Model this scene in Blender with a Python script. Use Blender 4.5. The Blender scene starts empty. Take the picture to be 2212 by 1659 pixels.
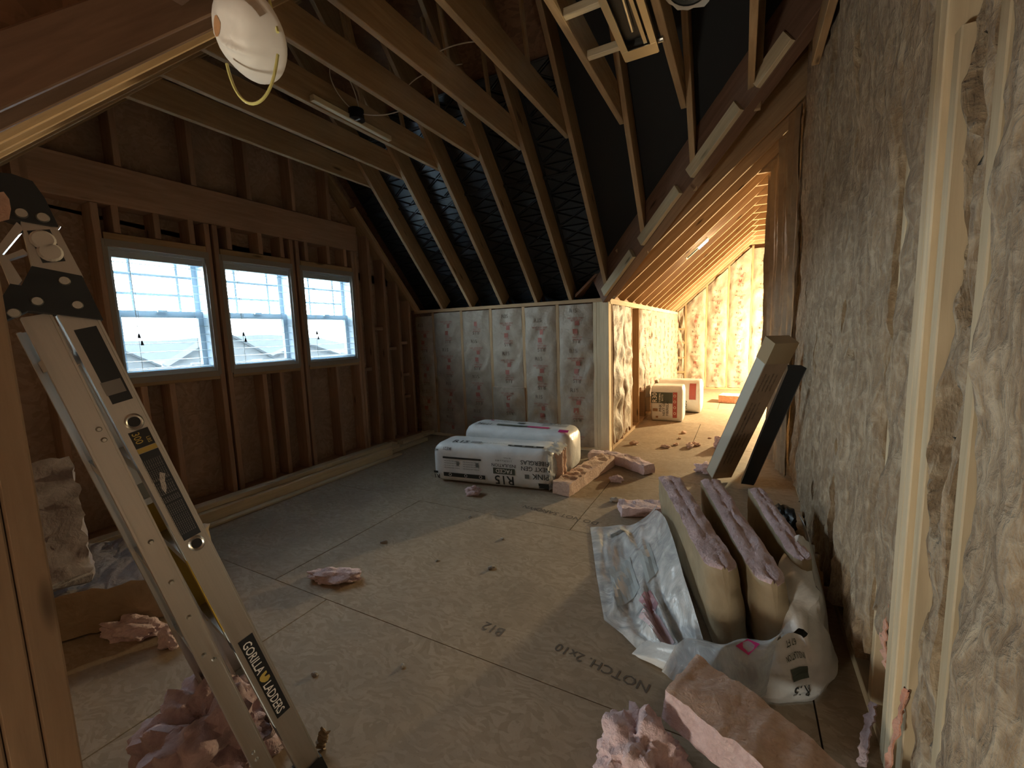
import bpy, math, random
from mathutils import Vector, Matrix, noise
random.seed(7)
sc = bpy.context.scene
COL = sc.collection
# ------------------------------------------------------------------ camera
YAW, PITCH, ROLL, FPX = 0.491980, -0.118515, -0.033068, 928.17
IW, IH, HC = 2212.0, 1659.0, 1.28
def _axes():
    ca, sa, cb, sb = math.cos(YAW), math.sin(YAW), math.cos(PITCH), math.sin(PITCH)
    fwd = Vector((-sa*cb, ca*cb, sb)); right = Vector((ca, sa, 0)); up = right.cross(fwd)
    r2 = math.cos(ROLL)*right + math.sin(ROLL)*up
    u2 = -math.sin(ROLL)*right + math.cos(ROLL)*up
    return r2, u2, fwd
CR, CU, CF = _axes()
EYE = Vector((0, 0, HC))
cam = bpy.data.cameras.new('camera')
cam.sensor_width = 36.0; cam.lens = FPX*36.0/IW; cam.clip_start = 0.02; cam.clip_end = 300
camo = bpy.data.objects.new('camera', cam); COL.objects.link(camo)
M = Matrix((CR, CU, -CF)).transposed().to_4x4(); M.translation = EYE
camo.matrix_world = M; sc.camera = camo
def ray(px, py): return CR*((px-IW/2)/FPX) + CU*(-(py-IH/2)/FPX) + CF
def on_z(px, py, z=0.0): d = ray(px, py); return EYE + d*((z-HC)/d.z)
def on_x(px, py, x): d = ray(px, py); return EYE + d*(x/d.x)
def on_y(px, py, y): d = ray(px, py); return EYE + d*(y/d.y)
def at_depth(px, py, s): return EYE + ray(px, py)*s

# ------------------------------------------------------------------ world, lights, exposure
world = bpy.data.worlds.new('sky'); sc.world = world; world.use_nodes = True
bg = world.node_tree.nodes['Background']
bg.inputs['Color'].default_value = (0.76, 0.92, 1.0, 1); bg.inputs['Strength'].default_value = 30.0
sc.view_settings.view_transform = 'Standard'; sc.view_settings.look = 'None'
sc.view_settings.gamma = 1.0; sc.view_settings.use_curve_mapping = False
sc.view_settings.exposure = 0.65
def light(name, kind, loc, power, color, **kw):
    l = bpy.data.lights.new(name, kind); l.energy = power; l.color = color
    for k, v in kw.items(): setattr(l, k, v)
    o = bpy.data.objects.new(name, l); COL.objects.link(o); o.location = loc; return o
light('wing_work_lamp', 'POINT', (1.07, 8.05, 1.05), 600, (1.0, 0.78, 0.44), shadow_soft_size=0.07)
light('stairwell_bulb', 'POINT', (-1.07, -0.95, 0.20), 52, (1.0, 0.92, 0.76), shadow_soft_size=0.12)
for k, (y0, y1) in enumerate(((1.32, 1.93), (2.04, 2.65), (2.755, 3.365))):
    p = light('window_portal', 'AREA', (-3.93, (y0+y1)/2, 1.49), 1, (1, 1, 1), shape='RECTANGLE', size=0.9, size_y=y1-y0+0.02)
    p.rotation_euler = (0, -math.pi/2, 0); p.data.cycles.is_portal = True
sc.cycles.max_bounces = 8; sc.cycles.diffuse_bounces = 5; sc.cycles.glossy_bounces = 3
sc.cycles.transmission_bounces = 6; sc.cycles.transparent_max_bounces = 12
sc.cycles.caustics_reflective = False; sc.cycles.caustics_refractive = False
sc.cycles.sample_clamp_indirect = 6.0

# ------------------------------------------------------------------ materials
MATS = {}
class NT:
    def __init__(s, name):
        s.m = bpy.data.materials.new(name); s.m.use_nodes = True
        s.t = s.m.node_tree; s.b = s.t.nodes['Principled BSDF']; MATS[name] = s.m
    def n(s, typ, **kw):
        x = s.t.nodes.new(typ)
        for k, v in kw.items():
            if k.startswith('i_'):
                key = k[2:]; key = int(key) if key.isdigit() else key.replace('_', ' ')
                x.inputs[key].default_value = v
            else: setattr(x, k, v)
        return x
    def l(s, a, b): s.t.links.new(a, b)
    def coord(s, scale=(1, 1, 1), kind='Object', rand=False):
        tc = s.n('ShaderNodeTexCoord'); mp = s.n('ShaderNodeMapping'); mp.inputs['Scale'].default_value = scale
        s.l(tc.outputs[kind], mp.inputs['Vector'])
        if rand:
            oi = s.n('ShaderNodeObjectInfo'); mu = s.n('ShaderNodeMath', operation='MULTIPLY'); mu.inputs[1].default_value = 37.0
            s.l(oi.outputs['Random'], mu.inputs[0]); s.l(mu.outputs[0], mp.inputs['Location'])
        return mp.outputs['Vector']
    def noise(s, vec, scale, detail=3, rough=0.55, dist=0.0):
        x = s.n('ShaderNodeTexNoise'); x.inputs['Scale'].default_value = scale; x.inputs['Detail'].default_value = detail
        x.inputs['Roughness'].default_value = rough; x.inputs['Distortion'].default_value = dist
        s.l(vec, x.inputs['Vector']); return x.outputs['Fac']
    def ramp(s, fac, stops):
        r = s.n('ShaderNodeValToRGB'); e = r.color_ramp.elements
        while len(e) < len(stops): e.new(0.5)
        for el, (p, c) in zip(e, stops): el.position = p; el.color = (*c, 1) if len(c) == 3 else c
        s.l(fac, r.inputs['Fac']); return r.outputs['Color']
    def mix(s, fac, a, b, mode='MIX'):
        x = s.n('ShaderNodeMix', data_type='RGBA', blend_type=mode)
        for sock, v in ((0, fac), (6, a), (7, b)):
            if hasattr(v, 'links'): s.l(v, x.inputs[sock])
            elif sock == 0: x.inputs[0].default_value = v
            else: x.inputs[sock].default_value = (*v, 1)
        return x.outputs[2]
    def bump(s, h, strength=0.3, dist=0.01):
        b = s.n('ShaderNodeBump'); b.inputs['Strength'].default_value = strength; b.inputs['Distance'].default_value = dist
        s.l(h, b.inputs['Height']); s.l(b.outputs['Normal'], s.b.inputs['Normal'])
    def color(s, c):
        if hasattr(c, 'links'): s.l(c, s.b.inputs['Base Color'])
        else: s.b.inputs['Base Color'].default_value = (*c, 1)
    def set(s, **kw):
        for k, v in kw.items(): s.b.inputs[k.replace('_', ' ')].default_value = v
        return s.m
def plain(name, c, rough=0.6, metal=0.0, spec=0.5):
    t = NT(name); t.color(c); return t.set(Roughness=rough, Metallic=metal, Specular_IOR_Level=spec)
def wood(name, lo, hi, knots=True):
    t = NT(name); v = t.coord((1.6, 22, 22), rand=True)
    f = t.noise(v, 2.0, 5, 0.6, 0.6); col = t.ramp(f, ((0.28, lo), (0.72, hi)))
    v2 = t.coord((0.9, 3, 3), rand=True); g = t.noise(v2, 1.5, 2)
    col = t.mix(t.ramp(g, ((0.35, (0, 0, 0)), (0.75, (0.5, 0.5, 0.5)))), col, tuple(x*0.6 for x in lo))
    if knots:
        vo = t.n('ShaderNodeTexVoronoi'); vo.inputs['Scale'].default_value = 1.0
        t.l(t.coord((2.0, 9, 9), rand=True), vo.inputs['Vector'])
        kn = t.ramp(vo.outputs['Distance'], ((0.05, (1, 1, 1)), (0.13, (0, 0, 0))))
        col = t.mix(kn, col, tuple(x*0.35 for x in lo))
    oi = t.n('ShaderNodeObjectInfo'); mr = t.n('ShaderNodeMapRange'); mr.inputs['To Min'].default_value = 0.82; mr.inputs['To Max'].default_value = 1.14
    t.l(oi.outputs['Random'], mr.inputs['Value'])
    hs = t.n('ShaderNodeHueSaturation'); t.l(mr.outputs[0], hs.inputs['Value']); t.l(col, hs.inputs['Color'])
    t.color(hs.outputs['Color']); t.bump(f, 0.15, 0.004); return t.set(Roughness=0.75, Specular_IOR_Level=0.25)
wood('spruce', (0.38, 0.255, 0.14), (0.56, 0.40, 0.235))
wood('spruce_red', (0.40, 0.26, 0.18), (0.56, 0.38, 0.275))
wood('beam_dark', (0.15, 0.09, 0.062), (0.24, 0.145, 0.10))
wood('spruce_grey', (0.29, 0.215, 0.15), (0.40, 0.30, 0.21))
wood('spruce_pale', (0.60, 0.50, 0.33), (0.78, 0.68, 0.48))
def osb(name, lo, hi, dark, scale=1.0, relief=0.25):
    t = NT(name); v = t.coord((scale, scale, scale))
    dis = t.n('ShaderNodeTexNoise'); dis.inputs['Scale'].default_value = 3.0; t.l(v, dis.inputs['Vector'])
    vo = t.n('ShaderNodeTexVoronoi'); vo.inputs['Scale'].default_value = 16.0; vo.inputs['Randomness'].default_value = 1.0
    mp = t.n('ShaderNodeMapping'); mp.inputs['Scale'].default_value = (1.0, 2.8, 2.8); mp.inputs['Rotation'].default_value = (0, 0, 0.5)
    ad = t.n('ShaderNodeVectorMath', operation='ADD'); sm = t.n('ShaderNodeVectorMath', operation='SCALE'); sm.inputs['Scale'].default_value = 0.35
    t.l(dis.outputs['Color'], sm.inputs[0]); t.l(v, ad.inputs[0]); t.l(sm.outputs[0], ad.inputs[1]); t.l(ad.outputs[0], mp.inputs['Vector']); t.l(mp.outputs[0], vo.inputs['Vector'])
    bw = t.n('ShaderNodeRGBToBW'); t.l(vo.outputs['Color'], bw.inputs[0])
    col = t.ramp(bw.outputs[0], ((0.2, lo), (0.8, hi)))
    big = t.noise(v, 1.3, 4, 0.6); col = t.mix(t.ramp(big, ((0.42, (0, 0, 0)), (0.72, (0.65, 0.65, 0.65)))), col, dark)
    fine = t.noise(v, 60, 2); col = t.mix(t.ramp(fine, ((0.60, (0, 0, 0)), (0.75, (0.35, 0.35, 0.35)))), col, tuple(x*0.6 for x in dark))
    t.color(col); t.bump(bw.outputs[0], relief, 0.004); return t.set(Roughness=0.7, Specular_IOR_Level=0.3)
osb('osb_floor', (0.33, 0.26, 0.18), (0.43, 0.345, 0.25), (0.265, 0.21, 0.15), 1.7, 0.15)
osb('osb_wall', (0.38, 0.265, 0.19), (0.50, 0.36, 0.265), (0.30, 0.21, 0.155))
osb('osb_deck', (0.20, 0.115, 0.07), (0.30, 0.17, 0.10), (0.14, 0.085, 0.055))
def fuzzy(name, lo, mid, hi, streak=(7, 7, 1.6), sc1=5.0, bump=0.9):
    t = NT(name); v = t.coord(streak, rand=True); f = t.noise(v, sc1, 6, 0.62, 0.8)
    v2 = t.coord((1, 1, 1), rand=True); g = t.noise(v2, 3.2, 4, 0.6, 0.4); h = t.noise(v2, 26, 4, 0.6, 0.5)
    col = t.ramp(f, ((0.25, lo), (0.5, mid), (0.78, hi)))
    col = t.mix(t.ramp(g, ((0.40, (0, 0, 0)), (0.75, (0.7, 0.7, 0.7)))), col, lo)
    col = t.mix(t.ramp(h, ((0.5, (0, 0, 0)), (0.75, (0.55, 0.55, 0.55)))), col, hi)
    t.color(col); ad = t.n('ShaderNodeMath', operation='ADD'); t.l(f, ad.inputs[0]); t.l(h, ad.inputs[1])
    t.bump(ad.outputs[0], bump, 0.02); return t.set(Roughness=0.95, Specular_IOR_Level=0.1, Sheen_Weight=0.25, Sheen_Roughness=0.6)
fuzzy('brown_fiber', (0.16, 0.11, 0.065), (0.36, 0.275, 0.175), (0.66, 0.58, 0.43))
fuzzy('pink_fiber', (0.62, 0.45, 0.475), (0.75, 0.575, 0.60), (0.85, 0.71, 0.735), (14, 8, 14), 5.0, 0.7)
fuzzy('pink_tan_fiber', (0.64, 0.43, 0.34), (0.76, 0.55, 0.44), (0.85, 0.68, 0.57), (8, 12, 12), 5.0, 0.6)
fuzzy('orange_fiber', (0.55, 0.25, 0.17), (0.75, 0.40, 0.28), (0.85, 0.55, 0.42), (5, 5, 5), 4.0, 0.7)
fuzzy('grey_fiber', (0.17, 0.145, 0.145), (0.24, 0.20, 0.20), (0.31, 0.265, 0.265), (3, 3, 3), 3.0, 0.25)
fuzzy('shaded_pink', (0.34, 0.24, 0.26), (0.46, 0.34, 0.36), (0.58, 0.45, 0.47), (6, 6, 6), 4.0, 0.5)  # pink darkened: the shade at the ladder foot is put into the colour
def paper(name, lo, hi, rough=0.55, wr=0.5):
    t = NT(name); v = t.coord((1, 1, 1), rand=True); f = t.noise(v, 5, 5, 0.6, 1.2); g = t.noise(v, 18, 3, 0.5, 0.6)
    t.color(t.ramp(f, ((0.3, lo), (0.7, hi)))); ad = t.n('ShaderNodeMath', operation='ADD'); t.l(f, ad.inputs[0]); t.l(g, ad.inputs[1])
    t.bump(ad.outputs[0], wr, 0.012); return t.set(Roughness=rough, Specular_IOR_Level=0.4)
paper('kraft', (0.31, 0.26, 0.20), (0.43, 0.37, 0.29))
paper('kraft_dark', (0.26, 0.185, 0.11), (0.36, 0.27, 0.17))
paper('kraft_bag', (0.29, 0.235, 0.15), (0.40, 0.33, 0.22), 0.6, 0.3)
paper('cardboard', (0.30, 0.215, 0.145), (0.38, 0.28, 0.19), 0.75, 0.15)
paper('white_plastic', (0.66, 0.69, 0.70), (0.80, 0.82, 0.82), 0.32, 0.35)
paper('house_siding', (0.085, 0.09, 0.092), (0.11, 0.115, 0.12), 0.8, 0.1)  # siding far darker than real, so the lit houses don't wash out
def film():
    t = NT('clear_film'); v = t.coord((1, 1, 1)); f = t.noise(v, 6, 5, 0.6, 1.5)
    t.color(t.ramp(f, ((0.35, (0.62, 0.68, 0.72)), (0.7, (0.85, 0.88, 0.90))))); t.bump(f, 0.6, 0.02)
    t.set(Roughness=0.22, Specular_IOR_Level=0.6)
    t.l(t.ramp(f, ((0.35, (0.42, 0.42, 0.42)), (0.65, (0.72, 0.72, 0.72)))), t.b.inputs['Alpha']); return t.m
film()
plain('ink', (0.025, 0.03, 0.03), 0.5); plain('ink_red', (0.42, 0.10, 0.09), 0.6); plain('ink_grey', (0.14, 0.155, 0.15), 0.5)
plain('kraft_ink', (0.19, 0.15, 0.115), 0.7); plain('kraft_red', (0.36, 0.13, 0.10), 0.7); plain('ink_magenta', (0.55, 0.03, 0.20), 0.45)
plain('box_ink', (0.10, 0.075, 0.055), 0.7); plain('white_ink', (0.85, 0.84, 0.80), 0.5); plain('gold_ink', (0.55, 0.42, 0.10), 0.5)
plain('ink_green', (0.07, 0.09, 0.07), 0.5); plain('brown_ink', (0.30, 0.18, 0.10), 0.6); plain('floor_ink', (0.13, 0.105, 0.08), 0.8)
plain('vinyl', (0.50, 0.60, 0.68), 0.35); plain('blind', (0.75, 0.83, 0.88), 0.4); plain('foam', (0.34, 0.31, 0.27), 0.9)
plain('black_plastic', (0.012, 0.015, 0.018), 0.4); plain('hinge_black', (0.02, 0.028, 0.036), 0.45)
plain('cable', (0.62, 0.58, 0.50), 0.5); plain('black_box', (0.01, 0.012, 0.016), 0.25); plain('tape', (0.38, 0.29, 0.17), 0.25)
plain('strap_yellow', (0.62, 0.60, 0.22), 0.5); plain('mask_white', (0.78, 0.77, 0.72), 0.85); plain('seam_dark', (0.09, 0.07, 0.055), 0.9)
plain('label_yellow', (0.62, 0.40, 0.03), 0.45); plain('label_white', (0.72, 0.80, 0.80), 0.5); plain('label_grey', (0.25, 0.25, 0.25), 0.5)
plain('carton_lit_side', (0.50, 0.51, 0.44), 0.6); plain('disc_white', (0.62, 0.60, 0.56), 0.6); plain('stain', (0.48, 0.27, 0.13), 0.8)
plain('film_red', (0.42, 0.24, 0.28), 0.4); plain('film_grey', (0.42, 0.48, 0.50), 0.3); plain('film_pink', (0.62, 0.50, 0.55), 0.35)
plain('duct_grey', (0.075, 0.08, 0.075), 0.6)
plain('roof_shingle', (0.03, 0.034, 0.038), 0.9); plain('grass_far', (0.062, 0.068, 0.06), 0.95); plain('hill', (0.045, 0.055, 0.062), 1.0); plain('dimming_mesh', (0.03, 0.035, 0.04), 0.8)  # outdoor colours darkened below their own tone to dim the window view
def metal(name, c, rough, sc_=(1, 60, 60), amt=0.08):
    t = NT(name); v = t.coord(sc_, rand=True); f = t.noise(v, 4, 3)
    t.color(t.ramp(f, ((0.3, tuple(x*(1-amt) for x in c)), (0.7, c)))); 
    t.l(t.ramp(f, ((0.3, (rough-0.06,)*3), (0.7, (rough+0.1,)*3))), t.b.inputs['Roughness']); return t.set(Metallic=1.0)
metal('aluminium', (0.55, 0.535, 0.50), 0.36); metal('steel', (0.60, 0.57, 0.46), 0.34, (8, 8, 8), 0.08); metal('zinc', (0.60, 0.60, 0.56), 0.35)
metal('galv', (0.70, 0.68, 0.60), 0.42)
def glass():
    t = NT('pane_glass'); t.color((0.9, 0.97, 1.0)); t.set(Roughness=0.0, Transmission_Weight=0.0, Alpha=0.06, Specular_IOR_Level=0.5); return t.m
glass()
plain('baffle_matte', (0.008, 0.010, 0.012), 0.75)
def baffle():
    t = NT('baffle_black'); v = t.coord((1, 1, 1)); f = t.noise(v, 30, 2)
    t.color((0.016, 0.020, 0.024)); t.bump(f, 0.1, 0.002); return t.set(Roughness=0.33, Specular_IOR_Level=0.6)
baffle()
MATS['dimming_mesh'].node_tree.nodes['Principled BSDF'].inputs['Alpha'].default_value = 0.5
def slat_mat():
    t = NT('blind_slat'); t.color((0.82, 0.88, 0.92)); t.set(Roughness=0.45)
    tr = t.n('ShaderNodeBsdfTranslucent'); tr.inputs['Color'].default_value = (0.85, 0.92, 0.96, 1); mx = t.n('ShaderNodeMixShader'); mx.inputs[0].default_value = 0.5
    out = t.t.nodes['Material Output']; t.l(t.b.outputs[0], mx.inputs[1]); t.l(tr.outputs[0], mx.inputs[2]); t.l(mx.outputs[0], out.inputs['Surface']); return t.m
slat_mat()
def lamp_emit(name, c, s):
    t = NT(name); t.color((0.8, 0.8, 0.8)); t.b.inputs['Emission Color'].default_value = (*c, 1); t.b.inputs['Emission Strength'].default_value = s; return t.m
lamp_emit('tube_glow', (1.0, 0.97, 0.9), 5.0)

# ------------------------------------------------------------------ mesh helpers
WM = {}      # world matrix of every object made here
def place(o, Mw, parent=None):
    WM[o] = Mw; COL.objects.link(o)
    if parent is not None:
        o.parent = parent; o.matrix_basis = WM[parent].inverted() @ Mw
    else: o.matrix_basis = Mw
    return o
def tag(o, label, cat, group=None):
    o['label'] = label; o['category'] = cat
    if group: o['group'] = group
    return o
def structure(o): o['kind'] = 'structure'; return o
def root(name, loc, label=None, cat=None, group=None):
    o = bpy.data.objects.new(name, None); o.empty_display_size = 0.05
    place(o, Matrix.Translation(Vector(loc)))
    if label: tag(o, label, cat, group)
    return o
def mesh_data(name, V, F, mats, fm=None, smooth=False):
    me = bpy.data.meshes.new(name); me.from_pydata([tuple(v) for v in V], [], F)
    for m in (mats if isinstance(mats, (list, tuple)) else [mats]): me.materials.append(MATS[m])
    if fm: me.polygons.foreach_set('material_index', fm)
    if smooth: me.polygons.foreach_set('use_smooth', [True]*len(F))
    me.validate(); me.update()
    if smooth: me.set_sharp_from_angle(angle=math.radians(52))
    return me
def obj(name, V, F, mats, parent=None, fm=None, smooth=False, Mw=None):
    """V in world space: the origin goes to the bottom centre; or V in the local space of Mw."""
    V = [Vector(v) for v in V]
    if Mw is None:
        lo = Vector([min(v[i] for v in V) for i in range(3)]); hi = Vector([max(v[i] for v in V) for i in range(3)])
        c = Vector(((lo.x+hi.x)/2, (lo.y+hi.y)/2, lo.z)); Mw = Matrix.Translation(c); V = [v-c for v in V]
    me = mesh_data(name, V, F, mats, fm, smooth)
    return place(bpy.data.objects.new(name, me), Mw, parent)
class MB:
    def __init__(s): s.V = []; s.F = []; s.fm = []
    def add(s, V, F, mi=0):
        b = len(s.V); s.V += [Vector(v) for v in V]; s.F += [tuple(i+b for i in f) for f in F]; s.fm += [mi]*len(F); return s
    def box(s, lo, hi, mi=0, M=None):
        (x0, y0, z0), (x1, y1, z1) = lo, hi
        V = [Vector(p) for p in ((x0,y0,z0),(x1,y0,z0),(x1,y1,z0),(x0,y1,z0),(x0,y0,z1),(x1,y0,z1),(x1,y1,z1),(x0,y1,z1))]
        if M: V = [M @ v for v in V]
        return s.add(V, [(0,3,2,1),(4,5,6,7),(0,1,5,4),(1,2,6,5),(2,3,7,6),(3,0,4,7)], mi)
    def prism(s, prof, p0, p1, ux, uy, mi=0):
        """extrude a 2d profile from p0 to p1 with profile axes ux, uy"""
        n = len(prof); p0 = Vector(p0); p1 = Vector(p1)
        V = [p + ux*a + uy*b for p in (p0, p1) for a, b in prof]
        F = [tuple(reversed(range(n))), tuple(range(n, 2*n))] + [(i, (i+1) % n, n+(i+1) % n, n+i) for i in range(n)]
        return s.add(V, F, mi)
    def cyl(s, p0, p1, r0, r1=None, n=12, mi=0, cap=True):
        p0 = Vector(p0); p1 = Vector(p1); r1 = r0 if r1 is None else r1
        d = (p1-p0).normalized(); a = d.orthogonal().normalized(); b = d.cross(a)
        V = [p + a*(r*math.cos(2*math.pi*i/n)) + b*(r*math.sin(2*math.pi*i/n)) for p, r in ((p0, r0), (p1, r1)) for i in range(n)]
        F = [(i, (i+1) % n, n+(i+1) % n, n+i) for i in range(n)]
        if cap: F += [tuple(reversed(range(n))), tuple(range(n, 2*n))]
        return s.add(V, F, mi)
    def tube(s, pts, r, n=6, mi=0):
        pts = [Vector(p) for p in pts]; V = []; F = []
        up = Vector((0.13, 0.27, 0.95))
        for i, p in enumerate(pts):
            d = (pts[min(i+1, len(pts)-1)] - pts[max(i-1, 0)]).normalized()
            a = d.cross(up).normalized(); b = d.cross(a)
            V += [p + a*(r*math.cos(2*math.pi*k/n)) + b*(r*math.sin(2*math.pi*k/n)) for k in range(n)]
        for i in range(len(pts)-1):
            F += [(i*n+k, i*n+(k+1) % n, (i+1)*n+(k+1) % n, (i+1)*n+k) for k in range(n)]
        F += [tuple(reversed(range(n))), tuple(range((len(pts)-1)*n, len(pts)*n))]
        return s.add(V, F, mi)
    def obj(s, name, mats, parent=None, smooth=False, Mw=None):
        return obj(name, s.V, s.F, mats, parent, s.fm, smooth, Mw)
def frame(p0, p1, side=None):
    """matrix whose x runs p0->p1, y is the width axis, z the depth axis"""
    p0 = Vector(p0); p1 = Vector(p1); x = (p1-p0).normalized()
    y = Vector(side) if side is not None else Vector((0, 0, 1)).cross(x)
    y = (y - x*y.dot(x)).normalized(); z = x.cross(y)
    m = Matrix((x, y, z)).transposed().to_4x4(); m.translation = p0; return m, (p1-p0).length
def lumber(name, p0, p1, w, h, side, mat='spruce', parent=None, y0=None, z0=0.0, ch=0.003):
    """board from p0 to p1; w along the side axis (centred unless y0), h along z from z0"""
    Mx, L = frame(p0, p1, side); y0 = -w/2 if y0 is None else y0
    a, b, c, d = y0, y0+w, z0, z0+h
    prof = [(a+ch,c),(b-ch,c),(b,c+ch),(b,d-ch),(b-ch,d),(a+ch,d),(a,d-ch),(a,c+ch)]
    V = [(x, y, z) for x in (0, L) for y, z in prof]
    F = [tuple(reversed(range(8))), tuple(range(8, 16))] + [(i, (i+1) % 8, 8+(i+1) % 8, 8+i) for i in range(8)]
    return obj(name, V, F, mat, parent, Mw=Mx)
def copy_of(o, Mw, parent=None):
    c = o.copy(); return place(c, Mw, parent)
TXT = {}
def text2d(s):
    """outline of a word as flat triangles, 1 unit tall, centred on x, baseline at 0"""
    if s in TXT: return TXT[s]
    cu = bpy.data.curves.new('t', 'FONT'); cu.body = s; cu.align_x = 'CENTER'; cu.resolution_u = 2; cu.size = 1.4; cu.offset = 0.012
    o = bpy.data.objects.new('t', cu); COL.objects.link(o); bpy.context.view_layer.update()
    me = o.evaluated_get(bpy.context.evaluated_depsgraph_get()).to_mesh()
    V = [(v.co.x, v.co.y) for v in me.vertices]; F = [tuple(p.vertices) for p in me.polygons]
    w = max((abs(v[0]) for v in V), default=0)*2
    o.to_mesh_clear(); bpy.data.objects.remove(o); bpy.data.curves.remove(cu)
    TXT[s] = (V, F, w); return TXT[s]
class Print:
    """flat print laid on a surface: fn(u, v) -> point just above it"""
    def __init__(s, fn, cell=0.05): s.fn = fn; s.mb = MB(); s.cell = cell
    def text(s, t, u, v, h, mi=0, rot=0.0, width=None, flip=False):
        V, F, w = text2d(t); k = h if width is None else width/w
        c, q = math.cos(rot), math.sin(rot)
        P = []
        for x, y in V:
            x *= k*(-1 if flip else 1); y = y*h
            P.append(s.fn(u + x*c - y*q, v + x*q + y*c))
        s.mb.add(P, F, mi); return s
    def rect(s, u0, v0, u1, v1, mi=0):
        nu = max(1, int(abs(u1-u0)/s.cell)); nv = max(1, int(abs(v1-v0)/s.cell))
        P = [s.fn(u0+(u1-u0)*i/nu, v0+(v1-v0)*j/nv) for j in range(nv+1) for i in range(nu+1)]
        s.mb.add(P, [(j*(nu+1)+i, j*(nu+1)+i+1, (j+1)*(nu+1)+i+1, (j+1)*(nu+1)+i) for j in range(nv) for i in range(nu)], mi); return s
    def done(s, name, mats, parent):
        o = s.mb.obj(name, mats, parent); o['kind'] = 'stuff'; return o
def grid(fn, nu, nv, flip=False):
    V = [fn(i/nu, j/nv) for j in range(nv+1) for i in range(nu+1)]
    F = [(j*(nu+1)+i, j*(nu+1)+i+1, (j+1)*(nu+1)+i+1, (j+1)*(nu+1)+i) for j in range(nv) for i in range(nu)]
    if flip: F = [tuple(reversed(f)) for f in F]
    return V, F
def nz(x, y, z=0.0): return noise.noise(Vector((x, y, z)))
def fbm(x, y, z=0.0, o=4): return noise.fractal(Vector((x, y, z)), 1.0, 2.0, o)

# ================================================================== the setting
XW, YK, ZK = -3.70, 4.33, 1.60          # gable stud face, knee wall face, knee wall top
XV = -1.19                              # knee wall of the side wing
K1, K2, ZC = 1.38, 3.28, 2.76           # collar ties run K1..K2 at height ZC
SM = (ZC-ZK)/(YK-K2)                    # far slope
SN = 0.98                               # near slope
YF = 9.62                               # far wall of the wing
KW, SW = 0.10, 1.14/1.29                # wing: kink line and slope
RY = 2.33                               # ridge of the main roof
def z_far(y): return ZK + SM*(YK-y)
def z_near(y): return ZC - SN*(K1-y)
def z_wing(x): return ZK + SW*(x-XV)
# ---- floor
fl = structure(MB().box((-4.0, -1.8, -0.06), (4.0, 10.2, -0.019)).obj('floor', 'seam_dark'))
rows = [(-1.10, 0.103, 0.4), (0.107, 1.303, -1.78), (1.307, 2.497, -2.19), (2.501, 3.69, -0.95), (3.694, 4.88, -1.9), (4.884, 6.07, -0.45), (6.074, 7.26, -1.2), (7.264, 8.45, -0.3), (8.454, 9.75, -1.3)]
pan = None
for y0, y1, j in rows:
    xs = sorted({-3.95, 3.95} | {j + 2.44*k for k in range(-3, 4) if -3.6 < j+2.44*k < 3.6})
    for a, b in zip(xs[:-1], xs[1:]):
        MB().box((a+0.003, y0, -0.02), (b-0.003, y1, 0.0)).obj('floor_panel', 'osb_floor', fl)
# ---- roof deck (ceiling)
DK = 0.335                              # deck above the rafters' lower edge, measured upright
ZR = z_far(RY)
dk = MB()
def slab(mb, pts, t=0.03, mi=0):
    n = len(pts); V = [Vector(p) for p in pts] + [Vector(p)+Vector((0, 0, t)) for p in pts]
    mb.add(V, [tuple(range(n)), tuple(reversed(range(n, 2*n)))] + [(i, n+i, n+(i+1) % n, (i+1) % n) for i in range(n)], mi)
XR = XV + (YK-RY)*SM/SW
slab(dk, [(-4.0, YK+0.35, z_far(YK+0.35)+DK), (XV-0.3, YK+0.35, z_far(YK+0.35)+DK), (XV, YK, z_far(YK)+DK), (XR, RY, ZR+DK), (-4.0, RY, ZR+DK)])
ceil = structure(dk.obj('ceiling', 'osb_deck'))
d2 = MB()
zn = lambda y: ZR - SN*(RY-y)
slab(d2, [(-4.0, RY, ZR+DK), (-1.19, RY, ZR+DK), (-1.19, -1.7, max(zn(-1.7), -0.1)+DK), (-4.0, -1.7, max(zn(-1.7), -0.1)+DK)])
slab(d2, [(-1.19, RY, ZR+DK), (0.6, RY, ZR+DK), (0.6, 0.5, zn(0.5)+DK), (-1.19, 0.5, zn(0.5)+DK)])
slab(d2, [(-1.30, 0.7, 2.62), (0.65, 0.7, 2.62), (0.65, -1.8, 2.50), (-1.30, -1.8, 2.50)])
d2.prism([(0.75, 2.66), (-1.8, 2.55), (-1.8, z_near(-1.8)+0.1), (0.75, z_near(0.75)+0.1)], (-1.25, 0, 0), (-1.235, 0, 0), Vector((0, 1, 0)), Vector((0, 0, 1)))
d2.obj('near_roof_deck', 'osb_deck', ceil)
d3 = MB()
slab(d3, [(XV-0.35, YK, z_wing(XV-0.35)+DK), (XV, YK, ZK+DK), (XR, RY, ZR+DK), (XR, 10.0, ZR+DK), (XV-0.35, 10.0, z_wing(XV-0.35)+DK)])
slab(d3, [(XR, RY, ZR+DK), (4.2, RY, ZR+DK-SW*(4.2-XR)), (4.2, 10.0, ZR+DK-SW*(4.2-XR)), (XR, 10.0, ZR+DK)])
d3.obj('wing_roof_deck', 'osb_deck', ceil)
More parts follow.
